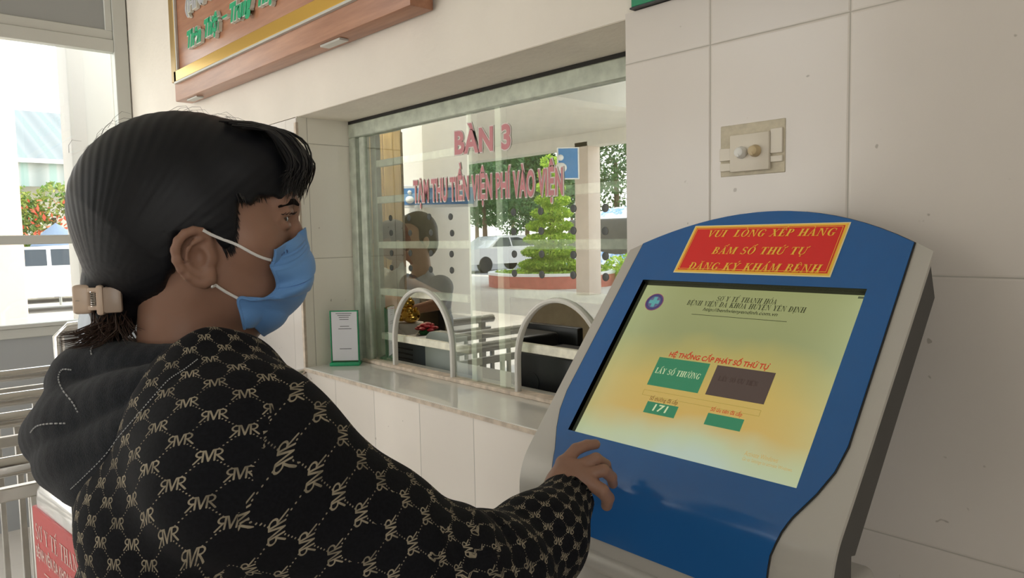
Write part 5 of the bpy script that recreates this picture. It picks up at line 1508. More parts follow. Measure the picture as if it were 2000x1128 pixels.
# hair clip
M_clip = mat('beige_clip_plastic', (0.62, 0.47, 0.36), 0.35); M_clipd = mat('tan_clip_plastic', (0.36, 0.27, 0.21), 0.35)
Mc = Matrix(((HF.F[0], HF.L[0], HF.U[0], HF.o[0]), (HF.F[1], HF.L[1], HF.U[1], HF.o[1]), (HF.F[2], HF.L[2], HF.U[2], HF.o[2]), (0, 0, 0, 1)))
def cpx(px, py): q = hl(px, py, -0.02); return q[0], q[2]
a0, z1 = cpx(143, 556); a1, z0 = cpx(184, 611); a2, _ = cpx(197, 560); a3, _ = cpx(212, 560); a4, _ = cpx(247, 560)
b = MB(); b.bbox((a0, -0.030, z0), (a1, 0.030, z1), 0.004, 3, Mc)
for z_ in (z0 + 0.004, z1 - 0.008): b.bbox((a1 - 0.002, -0.034, z_), (a3, -0.026, z_ + 0.005), 0.001, 1, Mc)
b.bbox((a2, -0.043, z0 - 0.001), (a3, 0.030, z1), 0.003, 2, Mc)
b.cur = 1; b.bbox((a3 - 0.001, -0.0425, z0 + 0.001), (a4, -0.036, z1 - 0.002), 0.003, 2, Mc)
b.cur = 2
zc = (z0 + z1) / 2
b.tube([Mc @ Vector((a1 + 0.0035 + 0.0025 * math.cos(t * 0.9), -0.033 + 0.0025 * math.sin(t * 0.9), zc - 0.008 + 0.016 * t / 60)) for t in range(61)], 0.0005, 5)
b.rod(Mc @ Vector((a1, -0.027, zc - 0.001)), Mc @ Vector((a1 - 0.014, -0.0305, zc - 0.001)), 0.0005, 5)
obj('hair_clip', b, [M_clip, M_clipd, M_steel], hair)

# ---- face mask
M_mask = bpy.data.materials.new('blue_mask_fabric'); M_mask.use_nodes = True
nt = M_mask.node_tree; bs = nt.nodes['Principled BSDF']; n = N(nt)
tcx = n.new('ShaderNodeTexCoord').outputs['Object']
nt.links.new(n.ramp(n.noise(14, tcx, 3), [(0.3, (0.105, 0.26, 0.56)), (0.7, (0.14, 0.32, 0.65))]), bs.inputs['Base Color'])
bs.inputs['Roughness'].default_value = 0.75; bs.inputs['Sheen Weight'].default_value = 0.2
nt.links.new(n.bump(n.noise(900, tcx, 2), 0.12, 0.001), bs.inputs['Normal'])
edge_px = [(517, 480, -.047), (522, 500, -.048), (531, 524, -.0485), (541, 545, -.047), (543, 560, -.046), (534, 573, -.046), (518, 583, -.047), (492, 584, -.050), (465, 582, -.053)]
cent_px = [(582, 447), (593, 463), (600, 480), (607, 500), (612, 519), (611, 535), (604, 560), (590, 588), (552, 620)]
bot_px = (477, 643, -.040); 
EP = [hl(x, y, l) for x, y, l in edge_px]; CP = [hl(x, y, 0.0) for x, y in cent_px]
EP.append(hl(471, 612, -.050)); CP.append(hl(530, 630, 0.0))
EP.append(hl(477, 641, -.044)); CP.append(hl(500, 634, 0.0))
def cr(P, t):
    n_ = len(P) - 1; x = min(max(t, 0), 1) * n_; i = min(int(x), n_ - 1); f = x - i
    p0, p1, p2, p3 = P[max(i-1, 0)], P[i], P[i+1], P[min(i+2, n_)]
    return 0.5 * (2*p1 + (p2-p0)*f + (2*p0-5*p1+4*p2-p3)*f*f + (3*p1-p0-3*p2+p3)*f**3)
NV, NU = 70, 30
rowsP = []
for i in range(NV + 1):
    v = i / NV; e = cr(EP, v); c = cr(CP, v); row = []
    for side in (-1, 1):
        seq = range(NU + 1) if side < 0 else range(NU - 1, -1, -1)
        for j in seq:
            u_ = j / NU; sa, ca = math.sin(u_ * math.pi / 2), math.cos(u_ * math.pi / 2)
            p = v3(e[0] + (c[0] - e[0]) * sa, e[1] * (ca ** 0.85), e[2] + (c[2] - e[2]) * (1 - ca) )
            if side > 0: p[1] *= -1
            n_ = v3(sa * 0.8 + 0.2, (-1 if side < 0 else 1) * ca, 0); n_ /= np.linalg.norm(n_)
            w_ = math.sin(math.pi * min(1, max(0, v))) 
            pl_ = 0.0022 * math.sin(v * 26 + 2.0 * (1 - u_)) * (0.35 + 0.65 * (1 - u_)) + 0.0034 * math.sin(v * 11 + 5 * u_) * (1 - 0.8 * u_) * w_
            if 0.22 < v < 0.82: pl_ += 0.0030 * (((v - 0.22) * 5.0) % 1.0) * (0.4 + 0.6 * sa) - 0.0012
            if 0.08 < v < 0.2 : pl_ += 0.0007 * math.sin((v - 0.08) / 0.12 * 6 * math.pi)
            row.append(p + n_ * (pl_ + 0.001))
    rowsP.append(row)
A_ = np.array(rowsP).reshape(-1, 3)
for _ in range(6):
    d_ = head_fn(A_); g_ = np.stack([(head_fn(A_ + np.eye(3)[k] * 0.001) - d_) / 0.001 for k in range(3)], 1)
    A_ = A_ + g_ * np.clip(0.0032 - d_, 0, 0.01)[:, None]
A_ = HF.w(A_); nw = len(rowsP[0])
rowsP = [[Vector(A_[i * nw + j]) for j in range(nw)] for i in range(len(rowsP))]
b = MB(); b.grid(rowsP)
mo = obj('face_mask', b, M_mask, woman)
sm = mo.modifiers.new('thickness', 'SOLIDIFY'); sm.thickness = 0.0016; sm.offset = 0.0
# stitched welt along the side edge and tiny print
for side in (-1, 1):
    b = MB(); b.tube([rowsP[k][0 if side < 0 else -1] for k in range(NV + 1)], 0.0022, 8, flat=(1.0, 0.8)); obj('mask_welt', b, M_mask, mo)
M_mprint = mat('dark_mask_print', (0.05, 0.10, 0.25), 0.7)
b = MB()
def mask_pt(u_, v, lift=0.0016):
    i = v * NV; j = u_ * NU; i0 = min(int(i), NV - 1); j0 = min(int(j), NU - 1); fi, fj = i - i0, j - j0
    q = (rowsP[i0][j0] * (1-fi) * (1-fj) + rowsP[i0+1][j0] * fi * (1-fj) + rowsP[i0][j0+1] * (1-fi) * fj + rowsP[i0+1][j0+1] * fi * fj)
    nn = (rowsP[i0][j0+1] - rowsP[i0][j0]).cross(rowsP[i0+1][j0] - rowsP[i0][j0]).normalized()
    if nn.dot(Vector(CAM) - q) < 0: nn = -nn
    return q + nn * lift
dat = _font_mesh('SURGICAL MASK', 1, 0, 0.01)
def mask_text(body, u0, u1, v0, hv):
    vs, fs = _font_mesh(body, 1, 0, 0.01); w_ = max(p.x for p in vs)
    mb.add([mask_pt(u0 + (u1 - u0) * p.x / w_, v0 - hv * p.y) for p in vs], fs)
mb = MB()
for k in range(3):
    u_ = 0.20 + 0.075 * k
    mb.add([mask_pt(u_ + 0.018 * math.cos(a), 0.085 + 0.013 * math.sin(a)) for a in [2 * math.pi * q / 8 for q in range(8)]], [tuple(range(8))])
obj('mask_print', mb, M_mprint, mo, False)
# ear loops
M_loop = mat('white_elastic', (0.74, 0.72, 0.70), 0.7)
for side in (-1, 1):
    f = lambda q: Vector(HF.w(q * v3(1, -side, 1)))
    up_ = [hl(519, 500, -.0495), hl(470, 480, -.069), hl(430, 465, -.0775), hl(404, 454, -.083), hl(395, 450, -.085)]
    dn_ = [hl(466, 583, -.0545), hl(440, 569, -.064), hl(415, 553, -.074), hl(406, 552, -.077)]
    for pts in (up_, dn_):
        P = [off_skin(cr(pts, k / 24), 0.0014) for k in range(25)]
        b = MB(); b.tube([f(p) for p in P], 0.0016, 8, flat=(1.0, 0.6)); obj('ear_loop', b, M_loop, mo)

# ---- hoodie
def print_mat():
    m = bpy.data.materials.new('monogram_knit'); m.use_nodes = True
    nt = m.node_tree; bs = nt.nodes['Principled BSDF']; n = N(nt)
    uv = n.new('ShaderNodeUVMap'); uv.uv_map = 'print'
    sp = n.new('ShaderNodeSeparateXYZ'); nt.links.new(uv.outputs[0], sp.inputs[0])
    pitch = 0.0265
    u = n.m('DIVIDE', sp.outputs[0], pitch); v = n.m('DIVIDE', sp.outputs[1], pitch)
    def cell(s): return n.m('SUBTRACT', n.m('FRACT', n.m('ADD', s, 0.5)), 0.5)
    qx, qy = cell(u), cell(v)
    c = math.sqrt(0.5)
    x = n.m('MULTIPLY', n.m('ADD', qx, qy), c); y = n.m('MULTIPLY', n.m('SUBTRACT', qy, qx), c)
    ax = n.m('ABSOLUTE', x)
    def seg(px, py, x0, y0, x1, y1):
        dx, dy = x1 - x0, y1 - y0; L = dx*dx + dy*dy
        t = n.m('ADD', n.m('MULTIPLY', n.m('SUBTRACT', px, x0), dx / L), n.m('MULTIPLY', n.m('SUBTRACT', py, y0), dy / L), clamp=True)
        ex = n.m('SUBTRACT', px, n.m('ADD', n.m('MULTIPLY', t, dx), x0)); ey = n.m('SUBTRACT', py, n.m('ADD', n.m('MULTIPLY', t, dy), y0))
        return n.m('SQRT', n.m('ADD', n.m('MULTIPLY', ex, ex), n.m('MULTIPLY', ey, ey)))
    parts = [seg(ax, y, 0.0, -0.17, 0.085, 0.17), seg(ax, y, 0.125, -0.17, 0.125, 0.17), seg(ax, y, 0.16, 0.0, 0.31, -0.20), seg(ax, y, 0.085, 0.17, 0.19, 0.175), seg(ax, y, 0.125, 0.0, 0.19, 0.0)]
    ex = n.m('SUBTRACT', ax, 0.185); ey = n.m('SUBTRACT', y, 0.0875)
    ring = n.m('ABSOLUTE', n.m('SUBTRACT', n.m('SQRT', n.m('ADD', n.m('MULTIPLY', ex, ex), n.m('MULTIPLY', ey, ey))), 0.0875))
    ring = n.m('ADD', ring, n.m('MULTIPLY', n.m('LESS_THAN', ax, 0.185), 1.0))
    d = parts[0]
    for p in parts[1:] + [ring]: d = n.m('MINIMUM', d, p)
    logo = n.m('LESS_THAN', d, 0.022)
    def dots(a, bb):
        k = 9.0
        f = n.m('DIVIDE', n.m('SUBTRACT', n.m('FRACT', n.m('MULTIPLY', a, k)), 0.5), k)
        r = n.m('SQRT', n.m('ADD', n.m('MULTIPLY', f, f), n.m('MULTIPLY', bb, bb)))
        on = n.m('LESS_THAN', r, 0.022)
        return n.m('MULTIPLY', on, n.m('GREATER_THAN', n.m('ABSOLUTE', a), 0.24))
    dd = n.m('MAXIMUM', dots(qx, qy), dots(qy, qx))
    geo = n.new('ShaderNodeNewGeometry').outputs['Position']
    wear = n.ramp(n.noise(60, geo, 3), [(0.35, (0.55, 0.55, 0.55)), (0.6, (1, 1, 1))])
    mask = n.m('MAXIMUM', logo, dd)
    inkc = n.mix(1.0, (0.34, 0.29, 0.21, 1), wear, 'MULTIPLY')
    base = n.ramp(n.noise(350, geo, 2), [(0.3, (0.0045, 0.0047, 0.0062)), (0.7, (0.0085, 0.0085, 0.011))])
    nt.links.new(n.mix(mask, base, inkc), bs.inputs['Base Color'])
    bs.inputs['Roughness'].default_value = 0.85; bs.inputs['Specular IOR Level'].default_value = 0.15
    return m
M_print = print_mat()
M_knit = mat('plain_black_knit', (0.0125, 0.0140, 0.018), 0.92, spec=0.2, var=0.3, scale=300, bump=0.3, bscale=700, sheen=0.08)

ARM_R = [bl_(D(430, 840, 0.70)), S_b, bl_(D(724, 1062, 0.735)), E_b, bl_(D(1048, 1060, 0.90)), bl_(C_)]
RAD_R = [0.085, 0.083, 0.074, 0.070, 0.055, 0.037]
ARM_L = [v3(-0.02, 0.09, -0.215), LS, LE, LW * 0.92 + LE * 0.08]; RAD_L = [0.085, 0.080, 0.066, 0.045]
COLLAR = [bl_(D(340, 725, .720)), bl_(D(412, 696, .715)), bl_(D(468, 712, .735)), bl_(D(525, 745, .800))]
def torso_fn(P):
    d = rc(P, (-0.025, -0.085, -0.275), (-0.025, 0.095, -0.275), 0.108, 0.108)
    d = smin(d, rc(P, (-0.030, -0.085, -0.44), (-0.030, 0.085, -0.44), 0.122, 0.122), 0.06)
    d = smin(d, rc(P, (-0.030, -0.085, -0.66), (-0.030, 0.085, -0.66), 0.118, 0.118), 0.08)
    # collar and trapezius
    d = smin(d, rc(P, (-0.01, 0, -0.165), (-0.02, 0, -0.25), 0.068, 0.085), 0.05)
    d = smin(d, rc(P, (0.02, -0.03, -0.165), (0.00, -0.15, -0.235), 0.052, 0.060), 0.04)
    d = smin(d, rc(P, (0.02, 0.03, -0.165), (0.00, 0.15, -0.235), 0.052, 0.060), 0.04)
    d = smin(d, chain(P, COLLAR, [.016, .021, .022, .020], 0.02), 0.02)
    d = smax(d, -(P[:, 2] + 0.76), 0.02)
    return d
def arm_fn(P, pts, rad): return chain(P, pts, rad, 0.03)
axR = np.stack(ARM_R)
def arm_param(P, pts):
    best = np.full(len(P), 1e9); tt = np.zeros(len(P)); C = np.zeros_like(P); T = np.zeros_like(P); acc = 0.0
    for i in range(len(pts) - 1):
        a, b_ = pts[i], pts[i+1]; ab = b_ - a; L_ = np.linalg.norm(ab)
        t = np.clip((P - a) @ ab / (L_ * L_), 0 if i else -9, 1 if i < len(pts) - 2 else 9)
        c = a + t[:, None] * ab; dd = np.linalg.norm(P - c, axis=1)
        m = dd < best; best[m] = dd[m]; tt[m] = acc + t[m] * L_; C[m] = c[m]; T[m] = ab / L_
        acc += L_
    return tt, C, T
def hoodie_fn(P):
    d = torso_fn(P)
    tt, C, T = arm_param(P, ARM_R)
    ra = arm_fn(P, ARM_R, RAD_R)
    # creases gathered at the elbow and the drop of the sleeve
    w_ = np.exp(-((tt - 0.36) / 0.10) ** 2)
    q = P - C
    ra = ra + 0.0045 * w_ * np.sin(70 * tt + 26 * q[:, 2] + 14 * q[:, 0]) + 0.0022 * np.sin(36 * tt + 40 * q[:, 1]) * np.exp(-((tt - 0.5) / 0.12) ** 2)
    la = arm_fn(P, ARM_L, RAD_L)
    d = smin(d, ra, 0.035); d = smin(d, la, 0.035)
    d = d + 0.0022 * np.sin(22 * P[:, 2] + 18 * P[:, 1] + 3 * np.sin(9 * P[:, 0])) * np.clip((-P[:, 2] - 0.3) * 4, 0, 1)
    # open cuff and neck
    cdir = (ARM_R[-1] - ARM_R[-2]); cdir = cdir / np.linalg.norm(cdir)
    cut = (P - ARM_R[-1]) @ cdir - 0.004
    near = np.linalg.norm(P - ARM_R[-1], axis=1) < 0.10
    d = np.where(near, smax(d, cut, 0.004), d)
    cc = rc(P, ARM_R[-1] - cdir * 0.025, ARM_R[-1] + cdir * 0.06, 0.030, 0.034)
    d = np.where(near, smax(d, -cc, 0.003), d)
    nk = rc(P, v3(0.0, 0, -0.135), v3(0.0, 0, 0.0), 0.060, 0.075)
    return smax(d, -nk, 0.008)
tp, tq = snet(hoodie_fn, (-0.19, -0.35, -0.78), (0.68, 0.33, -0.05), 0.0058)
me = np_mesh('hoodie', BF.w(tp), tq, [M_print, M_knit])
cen = tp[tq].mean(1)
dt_, da_, dl_ = torso_fn(cen), arm_fn(cen, ARM_R, RAD_R), arm_fn(cen, ARM_L, RAD_L)
_pa, _pb, _pc = bl_(D(548, 735, .70)), bl_(D(468, 1010, .60)), bl_(D(540, 740, .95))
_sn = np.cross(_pb - _pa, _pc - _pa); _sn /= np.linalg.norm(_sn)
if (bl_(D(700, 950, .70)) - _pa) @ _sn < 0: _sn = -_sn
is_r = (da_ < dt_ + 0.09) & ((cen - _pa) @ _sn > 0); is_l = (dl_ < dt_ - 0.004) & ~is_r
def tors_uv(p):
    a = np.arctan2(p[:, 1], -(p[:, 0] + 0.03)); a = np.where(a > 2.4, a - 2 * np.pi, a)
    R = 0.15 + 0.06 * np.clip((p[:, 2] + 0.62) / 0.3, 0, 1)
    x, y = a * R, p[:, 2] - 0.55 * np.hypot(p[:, 0] + 0.03, p[:, 1])
    t = math.radians(36); return np.stack([x * math.cos(t) - y * math.sin(t), x * math.sin(t) + y * math.cos(t)], 1)
def arm_uv(p, pts, rad):
    t, C, T = arm_param(p, pts); q = p - C
    ref = v3(0, 0, 1); n1 = ref - T * (T @ ref)[:, None]; n1 /= np.linalg.norm(n1, axis=1)[:, None]; n2 = np.cross(T, n1)
    a = np.arctan2((q * n2).sum(1), (q * n1).sum(1)); return np.stack([t, a * rad], 1)
ARM_UV = [bl_(D(330, 800, .735)), bl_(D(770, 1085, .755))] + ARM_R[3:]
ARM_UV = [cr(ARM_UV, k / 15) for k in range(16)]
uvT, uvR, uvL = tors_uv(tp), arm_uv(tp, ARM_UV, 0.078), arm_uv(tp, ARM_L, 0.07)
lay = me.uv_layers.new(name='print')
flat = np.empty((len(tq) * 4, 2))
sel = np.where(is_r[:, None, None], uvR[tq], np.where(is_l[:, None, None], uvL[tq], uvT[tq]))
# unwrap seams inside a face
d0 = sel[:, :, 1] - sel[:, :1, 1]; per = 2 * math.pi * 0.078
arm_f = is_r | is_l
sel[:, :, 1] = np.where(arm_f[:, None] & (d0 > per / 2), sel[:, :, 1] - per, np.where(arm_f[:, None] & (d0 < -per / 2), sel[:, :, 1] + per, sel[:, :, 1]))
lay.data.foreach_set('uv', sel.reshape(-1).astype(np.float32))
hoodie = put('hoodie', me, woman)

# hood hanging down the back
def hb(px, py, dep): return BF.l(D(px, py, dep))
folds = [([hb(430, 700, .735), hb(335, 712, .745), hb(235, 718, .775), hb(170, 735, .82), hb(152, 750, .88)], [.012, .022, .028, .030, .028]),
         ([hb(405, 722, .70), hb(310, 762, .71), hb(220, 800, .735), hb(150, 826, .77), hb(115, 846, .81), hb(120, 860, .87)], [.014, .028, .036, .040, .037, .030]),
         ([hb(375, 760, .685), hb(300, 822, .69), hb(215, 872, .72), hb(150, 896, .755), hb(127, 900, .81)], [.012, .026, .034, .036, .030]),
         ([hb(300, 865, .685), hb(230, 912, .70), hb(175, 936, .73), hb(147, 938, .78)], [.012, .024, .027, .022])]
def resample(pts, rs, n_=18):
    R = [v3(r, 0, 0) for r in rs]
    return [cr(pts, i / n_) for i in range(n_ + 1)], [float(cr(R, i / n_)[0]) for i in range(n_ + 1)]
folds = [resample(*f_) for f_ in folds]
fb = [([hb(150, 740, .88), hb(230, 722, .96), hb(350, 692, .99)], [.030, .036, .03]),
      ([hb(122, 860, .87), hb(190, 850, .95), hb(280, 800, 1.00)], [.030, .04, .03]),
      ([hb(215, 760, .82), hb(205, 860, .80)], [.06, .055])]
def hood_fn(P):
    d = None
    for pts, rs in folds:
        c = chain(P, pts, rs, 0.002); d = c if d is None else smin(d, c, 0.005)
    for pts, rs in fb: d = smin(d, chain(P, pts, rs, 0.02), 0.02)
    d = d + 0.0015 * np.sin(60 * P[:, 0] + 40 * P[:, 2]) * np.sin(30 * P[:, 1])
    nk = rc(P, v3(0.0, 0, -0.18), v3(0.005, 0, 0.0), 0.058, 0.075)
    return smax(d, -nk, 0.01)
allp = [p for pts, _ in folds for p in pts] + [p for pts, _ in fb for p in pts]
lo, hi = bounds(allp, 0.075)
op, oq = snet(hood_fn, lo, hi, 0.0042)
hood_me = np_mesh('hood', BF.w(op), oq, M_knit)
hood = put('hood', hood_me, hoodie)

# thread along the hood seams: traced on the cloth surface
from mathutils.bvhtree import BVHTree
bvh = BVHTree.FromPolygons([tuple(p) for p in BF.w(op)], [tuple(int(i) for i in q) for q in oq])
bvh2 = BVHTree.FromPolygons([tuple(p) for p in BF.w(tp)], [tuple(int(i) for i in q) for q in tq])
def on_cloth(px, py, lift=0.0006):
    v = Vector(ray(px, py)).normalized(); best = None
    for t_ in (bvh, bvh2):
        h = t_.ray_cast(Vector(CAM), v)
        if h[0] is not None and (best is None or h[3] < best[1]): best = (h[0] + h[1] * lift * (1 if h[1].dot(v) < 0 else -1), h[3])
    return best[0] if best else None
M_thread = mat('grey_white_thread', (0.42, 0.42, 0.42), 0.8)
def thread(px_pts, dash=True, r=0.0008, m=M_thread, name='seam_thread'):
    P = [np.array(p, float) for p in px_pts]; L_ = sum(np.linalg.norm(P[i+1] - P[i]) for i in range(len(P) - 1))
    k = max(8, int(L_ / 3.0)); pts = [on_cloth(*cr(P, i / k)) for i in range(k + 1)]
    b = MB(); i = 0
    while i < k:
        step = 2 if dash else 3
        seg_ = [p for p in pts[i:i + step] if p is not None]
        if len(seg_) >= 2 and all((seg_[q+1] - seg_[q]).length < 0.02 for q in range(len(seg_) - 1)): b.tube(seg_, r, 5)
        i += step if dash else step - 1
    if b.v: obj(name, b, m, hood)
thread([(182, 676), (178, 684), (180, 694)]); thread([(140, 722), (122, 722), (115, 738), (122, 760), (142, 785), (154, 806)])
thread([(128, 826), (95, 827), (72, 832), (60, 845)])
thread([(386, 702), (360, 722), (330, 742), (300, 775), (268, 812), (235, 850), (200, 895), (165, 930), (138, 955)], r=0.0005)

# trousers and shoes
M_trous = mat('dark_trousers', (0.02, 0.02, 0.025), 0.85)
def trous_fn(P):
    d = rc(P, (-0.03, -0.075, HIP), (-0.03, 0.075, HIP), 0.108, 0.108)
    for s in (-1, 1): d = smin(d, chain(P, [v3(-0.03, s*0.088, HIP - 0.04), v3(-0.01, s*0.092, FLOORB + 0.45), v3(-0.03, s*0.097, FLOORB + 0.10)], [0.098, 0.072, 0.058]), 0.04)
    return smax(d, -(P[:, 2] - FLOORB - 0.055), 0.005)
rp, rq = snet(trous_fn, (-0.20, -0.26, FLOORB + 0.02), (0.14, 0.26, HIP + 0.13), 0.011, False)
put('trousers', np_mesh('trousers', BF.w(rp), rq, M_trous), woman)
for s in (-1, 1):
    def shoe_fn(P): return smax(smin(rc(P, (-0.055, s*0.097, FLOORB + 0.045), (0.13, s*0.105, FLOORB + 0.035), 0.042, 0.036), sph(P, v3(-0.04, s*0.097, FLOORB + 0.075), 0.045), 0.03), -(P[:, 2] - FLOORB), 0.002)
    qp, qq = snet(shoe_fn, (-0.13, s*0.1 - 0.07, FLOORB - 0.02), (0.20, s*0.1 + 0.07, FLOORB + 0.15), 0.006, False)
    put('shoe', np_mesh('shoe', BF.w(qp), qq, M_black), woman)
# ------------------------------------------------------------------ other people
def simple_person(name, label, head, yaw, arms, skin_m, hair_m, shirt_m, trous_m, seat_z=None, cap=None, tilt=0, tail=None):
    """head: world position of the head centre; arms: two lists shoulder/elbow/wrist/fingertip in body coordinates"""
    f = Frame(head, yaw); hf = Frame(head, yaw, tilt)
    fl = -head[2]
    hip = (seat_z - head[2] + 0.06) if seat_z is not None else fl + 0.80
    def face(P):
        d = ell(P, (-0.004, 0, 0.035), (0.098, 0.072, 0.088)); d = smin(d, ell(P, (0.036, 0, -0.025), (0.060, 0.058, 0.085)), 0.03)
        d = smin(d, rc(P, (0.088, 0, 0.025), (0.108, 0, -0.018), 0.008, 0.012), 0.01)
        d = smin(d, rc(P, (0.086, -0.03, 0.034), (0.086, 0.03, 0.034), 0.011, 0.011), 0.015)
        for s in (-1, 1):
            d = smax(d, -sph(P, v3(0.104, s * 0.031, 0.018), 0.014), 0.008); d = smin(d, sph(P, v3(0.084, s * 0.031, 0.018), 0.011), 0.002)
            d = smin(d, ell(P, (-0.002, s * 0.075, -0.015), (0.018, 0.007, 0.029)), 0.005)
        d = smin(d, ell(P, (0.088, 0, -0.055), (0.010, 0.021, 0.007)), 0.006)
        return smin(d, rc(P, (-0.01, 0, -0.05), (-0.03, 0, -0.20), 0.048, 0.052), 0.03)
    fp, fq = snet(face, (-0.12, -0.10, -0.18), (0.14, 0.10, 0.14), 0.006); fp = hf.w(fp)
    def limbs(P):
        d = None
        for a in arms:
            c = chain(P, a[:3], [.045, .036, .024], 0.01)
            w_, t_ = a[2], a[3]; ax_ = (t_ - w_); ln = np.linalg.norm(ax_); ax_ = ax_ / ln
            sd = np.cross(ax_, [0, 0, 1.0]); sd /= max(np.linalg.norm(sd), 1e-6); dn = np.cross(sd, ax_)
            for k in range(4):
                o_ = sd * (k - 1.5) * 0.019
                kn = w_ + ax_ * ln * 0.48 + o_; q1 = kn + ax_ * ln * (0.26, 0.30, 0.28, 0.2)[k] + dn * 0.006; q2 = q1 + ax_ * ln * 0.18 + dn * 0.016
                c = smin(c, chain(P, [w_ + ax_ * 0.02 + o_ * 0.5, kn, q1, q2], [.016, .011, .009, .0075], 0.004), 0.006)
            c = smin(c, chain(P, [w_ + ax_ * 0.02 + sd * 0.02, w_ + ax_ * ln * 0.35 + sd * 0.05 + dn * 0.01, w_ + ax_ * ln * 0.6 + sd * 0.055 + dn * 0.02], [.015, .011, .008], 0.004), 0.006)
            d = c if d is None else np.minimum(d, c)
        d = smin(d, rc(P, (-0.03, -0.08, -0.30), (-0.03, 0.08, -0.30), 0.07, 0.07), 0.02)
        return smin(d, rc(P, (-0.03, 0, -0.15), (-0.03, 0, -0.3), 0.045, 0.06), 0.03)
    lo, hi = bounds([p for a in arms for p in a] + [v3(-0.1, -0.2, -0.35), v3(0.1, 0.2, -0.15)], 0.10)
    lp, lq = snet(limbs, lo, hi, 0.0065); lp = f.w(lp)
    P_, Q_ = join_np([(fp, fq), (lp, lq)])
    o = put('person', np_mesh('person', P_, Q_, skin_m)); tag(o, label, 'person')
    def shirt(P):
        d = rc(P, (-0.03, -0.08, -0.28), (-0.03, 0.08, -0.28), 0.095, 0.095)
        d = smin(d, rc(P, (-0.02, -0.07, hip), (-0.02, 0.07, hip), 0.115, 0.115), 0.06)
        d = smin(d, rc(P, (-0.03, -0.06, -0.40), (-0.03, 0.06, -0.40), 0.108, 0.108), 0.05)
        d = smin(d, rc(P, (-0.02, 0, -0.16), (-0.03, 0, -0.25), 0.058, 0.075), 0.04)
        for a in arms:
            d = smin(d, chain(P, [a[0], a[0] + (a[1] - a[0]) * 0.80], [.066, .062], 0.02), 0.03)
        d = d + 0.003 * np.sin(26 * P[:, 2] + 17 * P[:, 1]) 
        d = smax(d, -rc(P, v3(0.0, 0, -0.15), v3(0.02, 0, 0.0), 0.056, 0.08), 0.006)
        return smax(d, -(P[:, 2] - hip + 0.05), 0.01)
    sp_, sq_ = snet(shirt, (-0.30, -0.36, hip - 0.10), (0.30, 0.36, -0.08), 0.009); put('shirt', np_mesh('shirt', f.w(sp_), sq_, shirt_m), o)
    def trous(P):
        d = rc(P, (-0.02, -0.075, hip - 0.02), (-0.02, 0.075, hip - 0.02), 0.105, 0.105)
        for s in (-1, 1):
            pts = [v3(-0.02, s*0.085, hip - 0.04), v3(0.0, s*0.09, fl + 0.45), v3(-0.02, s*0.095, fl + 0.10)] if seat_z is None else [v3(0.0, s*0.085, hip - 0.03), v3(0.40, s*0.11, hip - 0.03), v3(0.38, s*0.11, fl + 0.10)]
            d = smin(d, chain(P, pts, [.092, .068, .055]), 0.03)
        return smax(d, -(P[:, 2] - fl - 0.05), 0.004)
    tp_, tq_ = snet(trous, (-0.20, -0.26, fl + 0.02), (0.54, 0.26, hip + 0.13), 0.014, False); put('trousers', np_mesh('trousers', f.w(tp_), tq_, trous_m), o)
    for s in (-1, 1):
        x0 = -0.045 if seat_z is None else 0.36
        def shoe(P): return smax(rc(P, (x0, s*0.1, fl + 0.045), (x0 + 0.17, s*0.105, fl + 0.035), 0.045, 0.037), -(P[:, 2] - fl), 0.002)
        a_, b_ = snet(shoe, (x0 - 0.07, s*0.1 - 0.07, fl - 0.02), (x0 + 0.24, s*0.1 + 0.07, fl + 0.12), 0.008, False); put('shoe', np_mesh('shoe', f.w(a_), b_, M_black), o)
    def hairf(P):
        d = ell(P, (-0.010, 0, 0.040), (0.108, 0.082, 0.096)); d = smin(d, ell(P, (-0.06, 0, -0.02), (0.055, 0.068, 0.07)), 0.02)
        d = d + 0.0012 * np.sin(120 * P[:, 1]) 
        if tail is not None: d = smin(d, chain(P, tail, [.05, .030, .012], 0.01), 0.01)
        cut = smax(-(P[:, 0] - 0.035 - 0.35 * np.maximum(P[:, 2] - 0.05, 0) * 3), (P[:, 2] - 0.075), 0.01)
        return smax(d, -cut, 0.008)
    a_, b_ = snet(hairf, (-0.20, -0.14, -0.22), (0.13, 0.10, 0.15), 0.006); hair_ = put('hair', np_mesh('hair', hf.w(a_), b_, hair_m), o)
    if cap:
        def capf(P):
            d = smax(ell(P, (-0.006, 0, 0.045), (0.115, 0.090, 0.102)), -(P[:, 2] - 0.045), 0.006)
            return smin(d, smax(ell(P, (0.12, 0, 0.048), (0.075, 0.07, 0.010)), -(P[:, 0] - 0.07), 0.004), 0.006)
        a_, b_ = snet(capf, (-0.14, -0.11, 0.02), (0.21, 0.11, 0.16), 0.005); c_ = put('cap', np_mesh('cap', hf.w(a_), b_, cap), o)
        mb = MB(); mb.tube([Vector(hf.w(p)) for p in (v3(0.085, 0.058, 0.108), v3(0.088, 0.062, 0.092), v3(0.085, 0.070, 0.086), v3(0.083, 0.066, 0.076), v3(0.086, 0.058, 0.072))], 0.0035, 6); obj('cap_emblem', mb, M_white, c_)
    return o
M_skin2 = mat('brown_skin', (0.36, 0.20, 0.13), 0.5, spec=0.3)
M_shirtb = mat('grey_blue_shirt', (0.40, 0.43, 0.46), 0.85, var=0.05); M_shirtw = mat('grey_white_shirt', (0.62, 0.64, 0.62), 0.85, var=0.05, scale=6)
h2 = np.array(PX(226, 480, -2.97)); f2 = Frame(h2, 40)
_w2 = np.array(PX(455, 655, -2.90)); _h2 = np.array(PX(512, 655, -2.62)); _w2[1] = min(_w2[1], 0.98); _h2[1] = min(_h2[1], 1.10)
wr2 = f2.l(_w2); hand2 = f2.l(_h2)
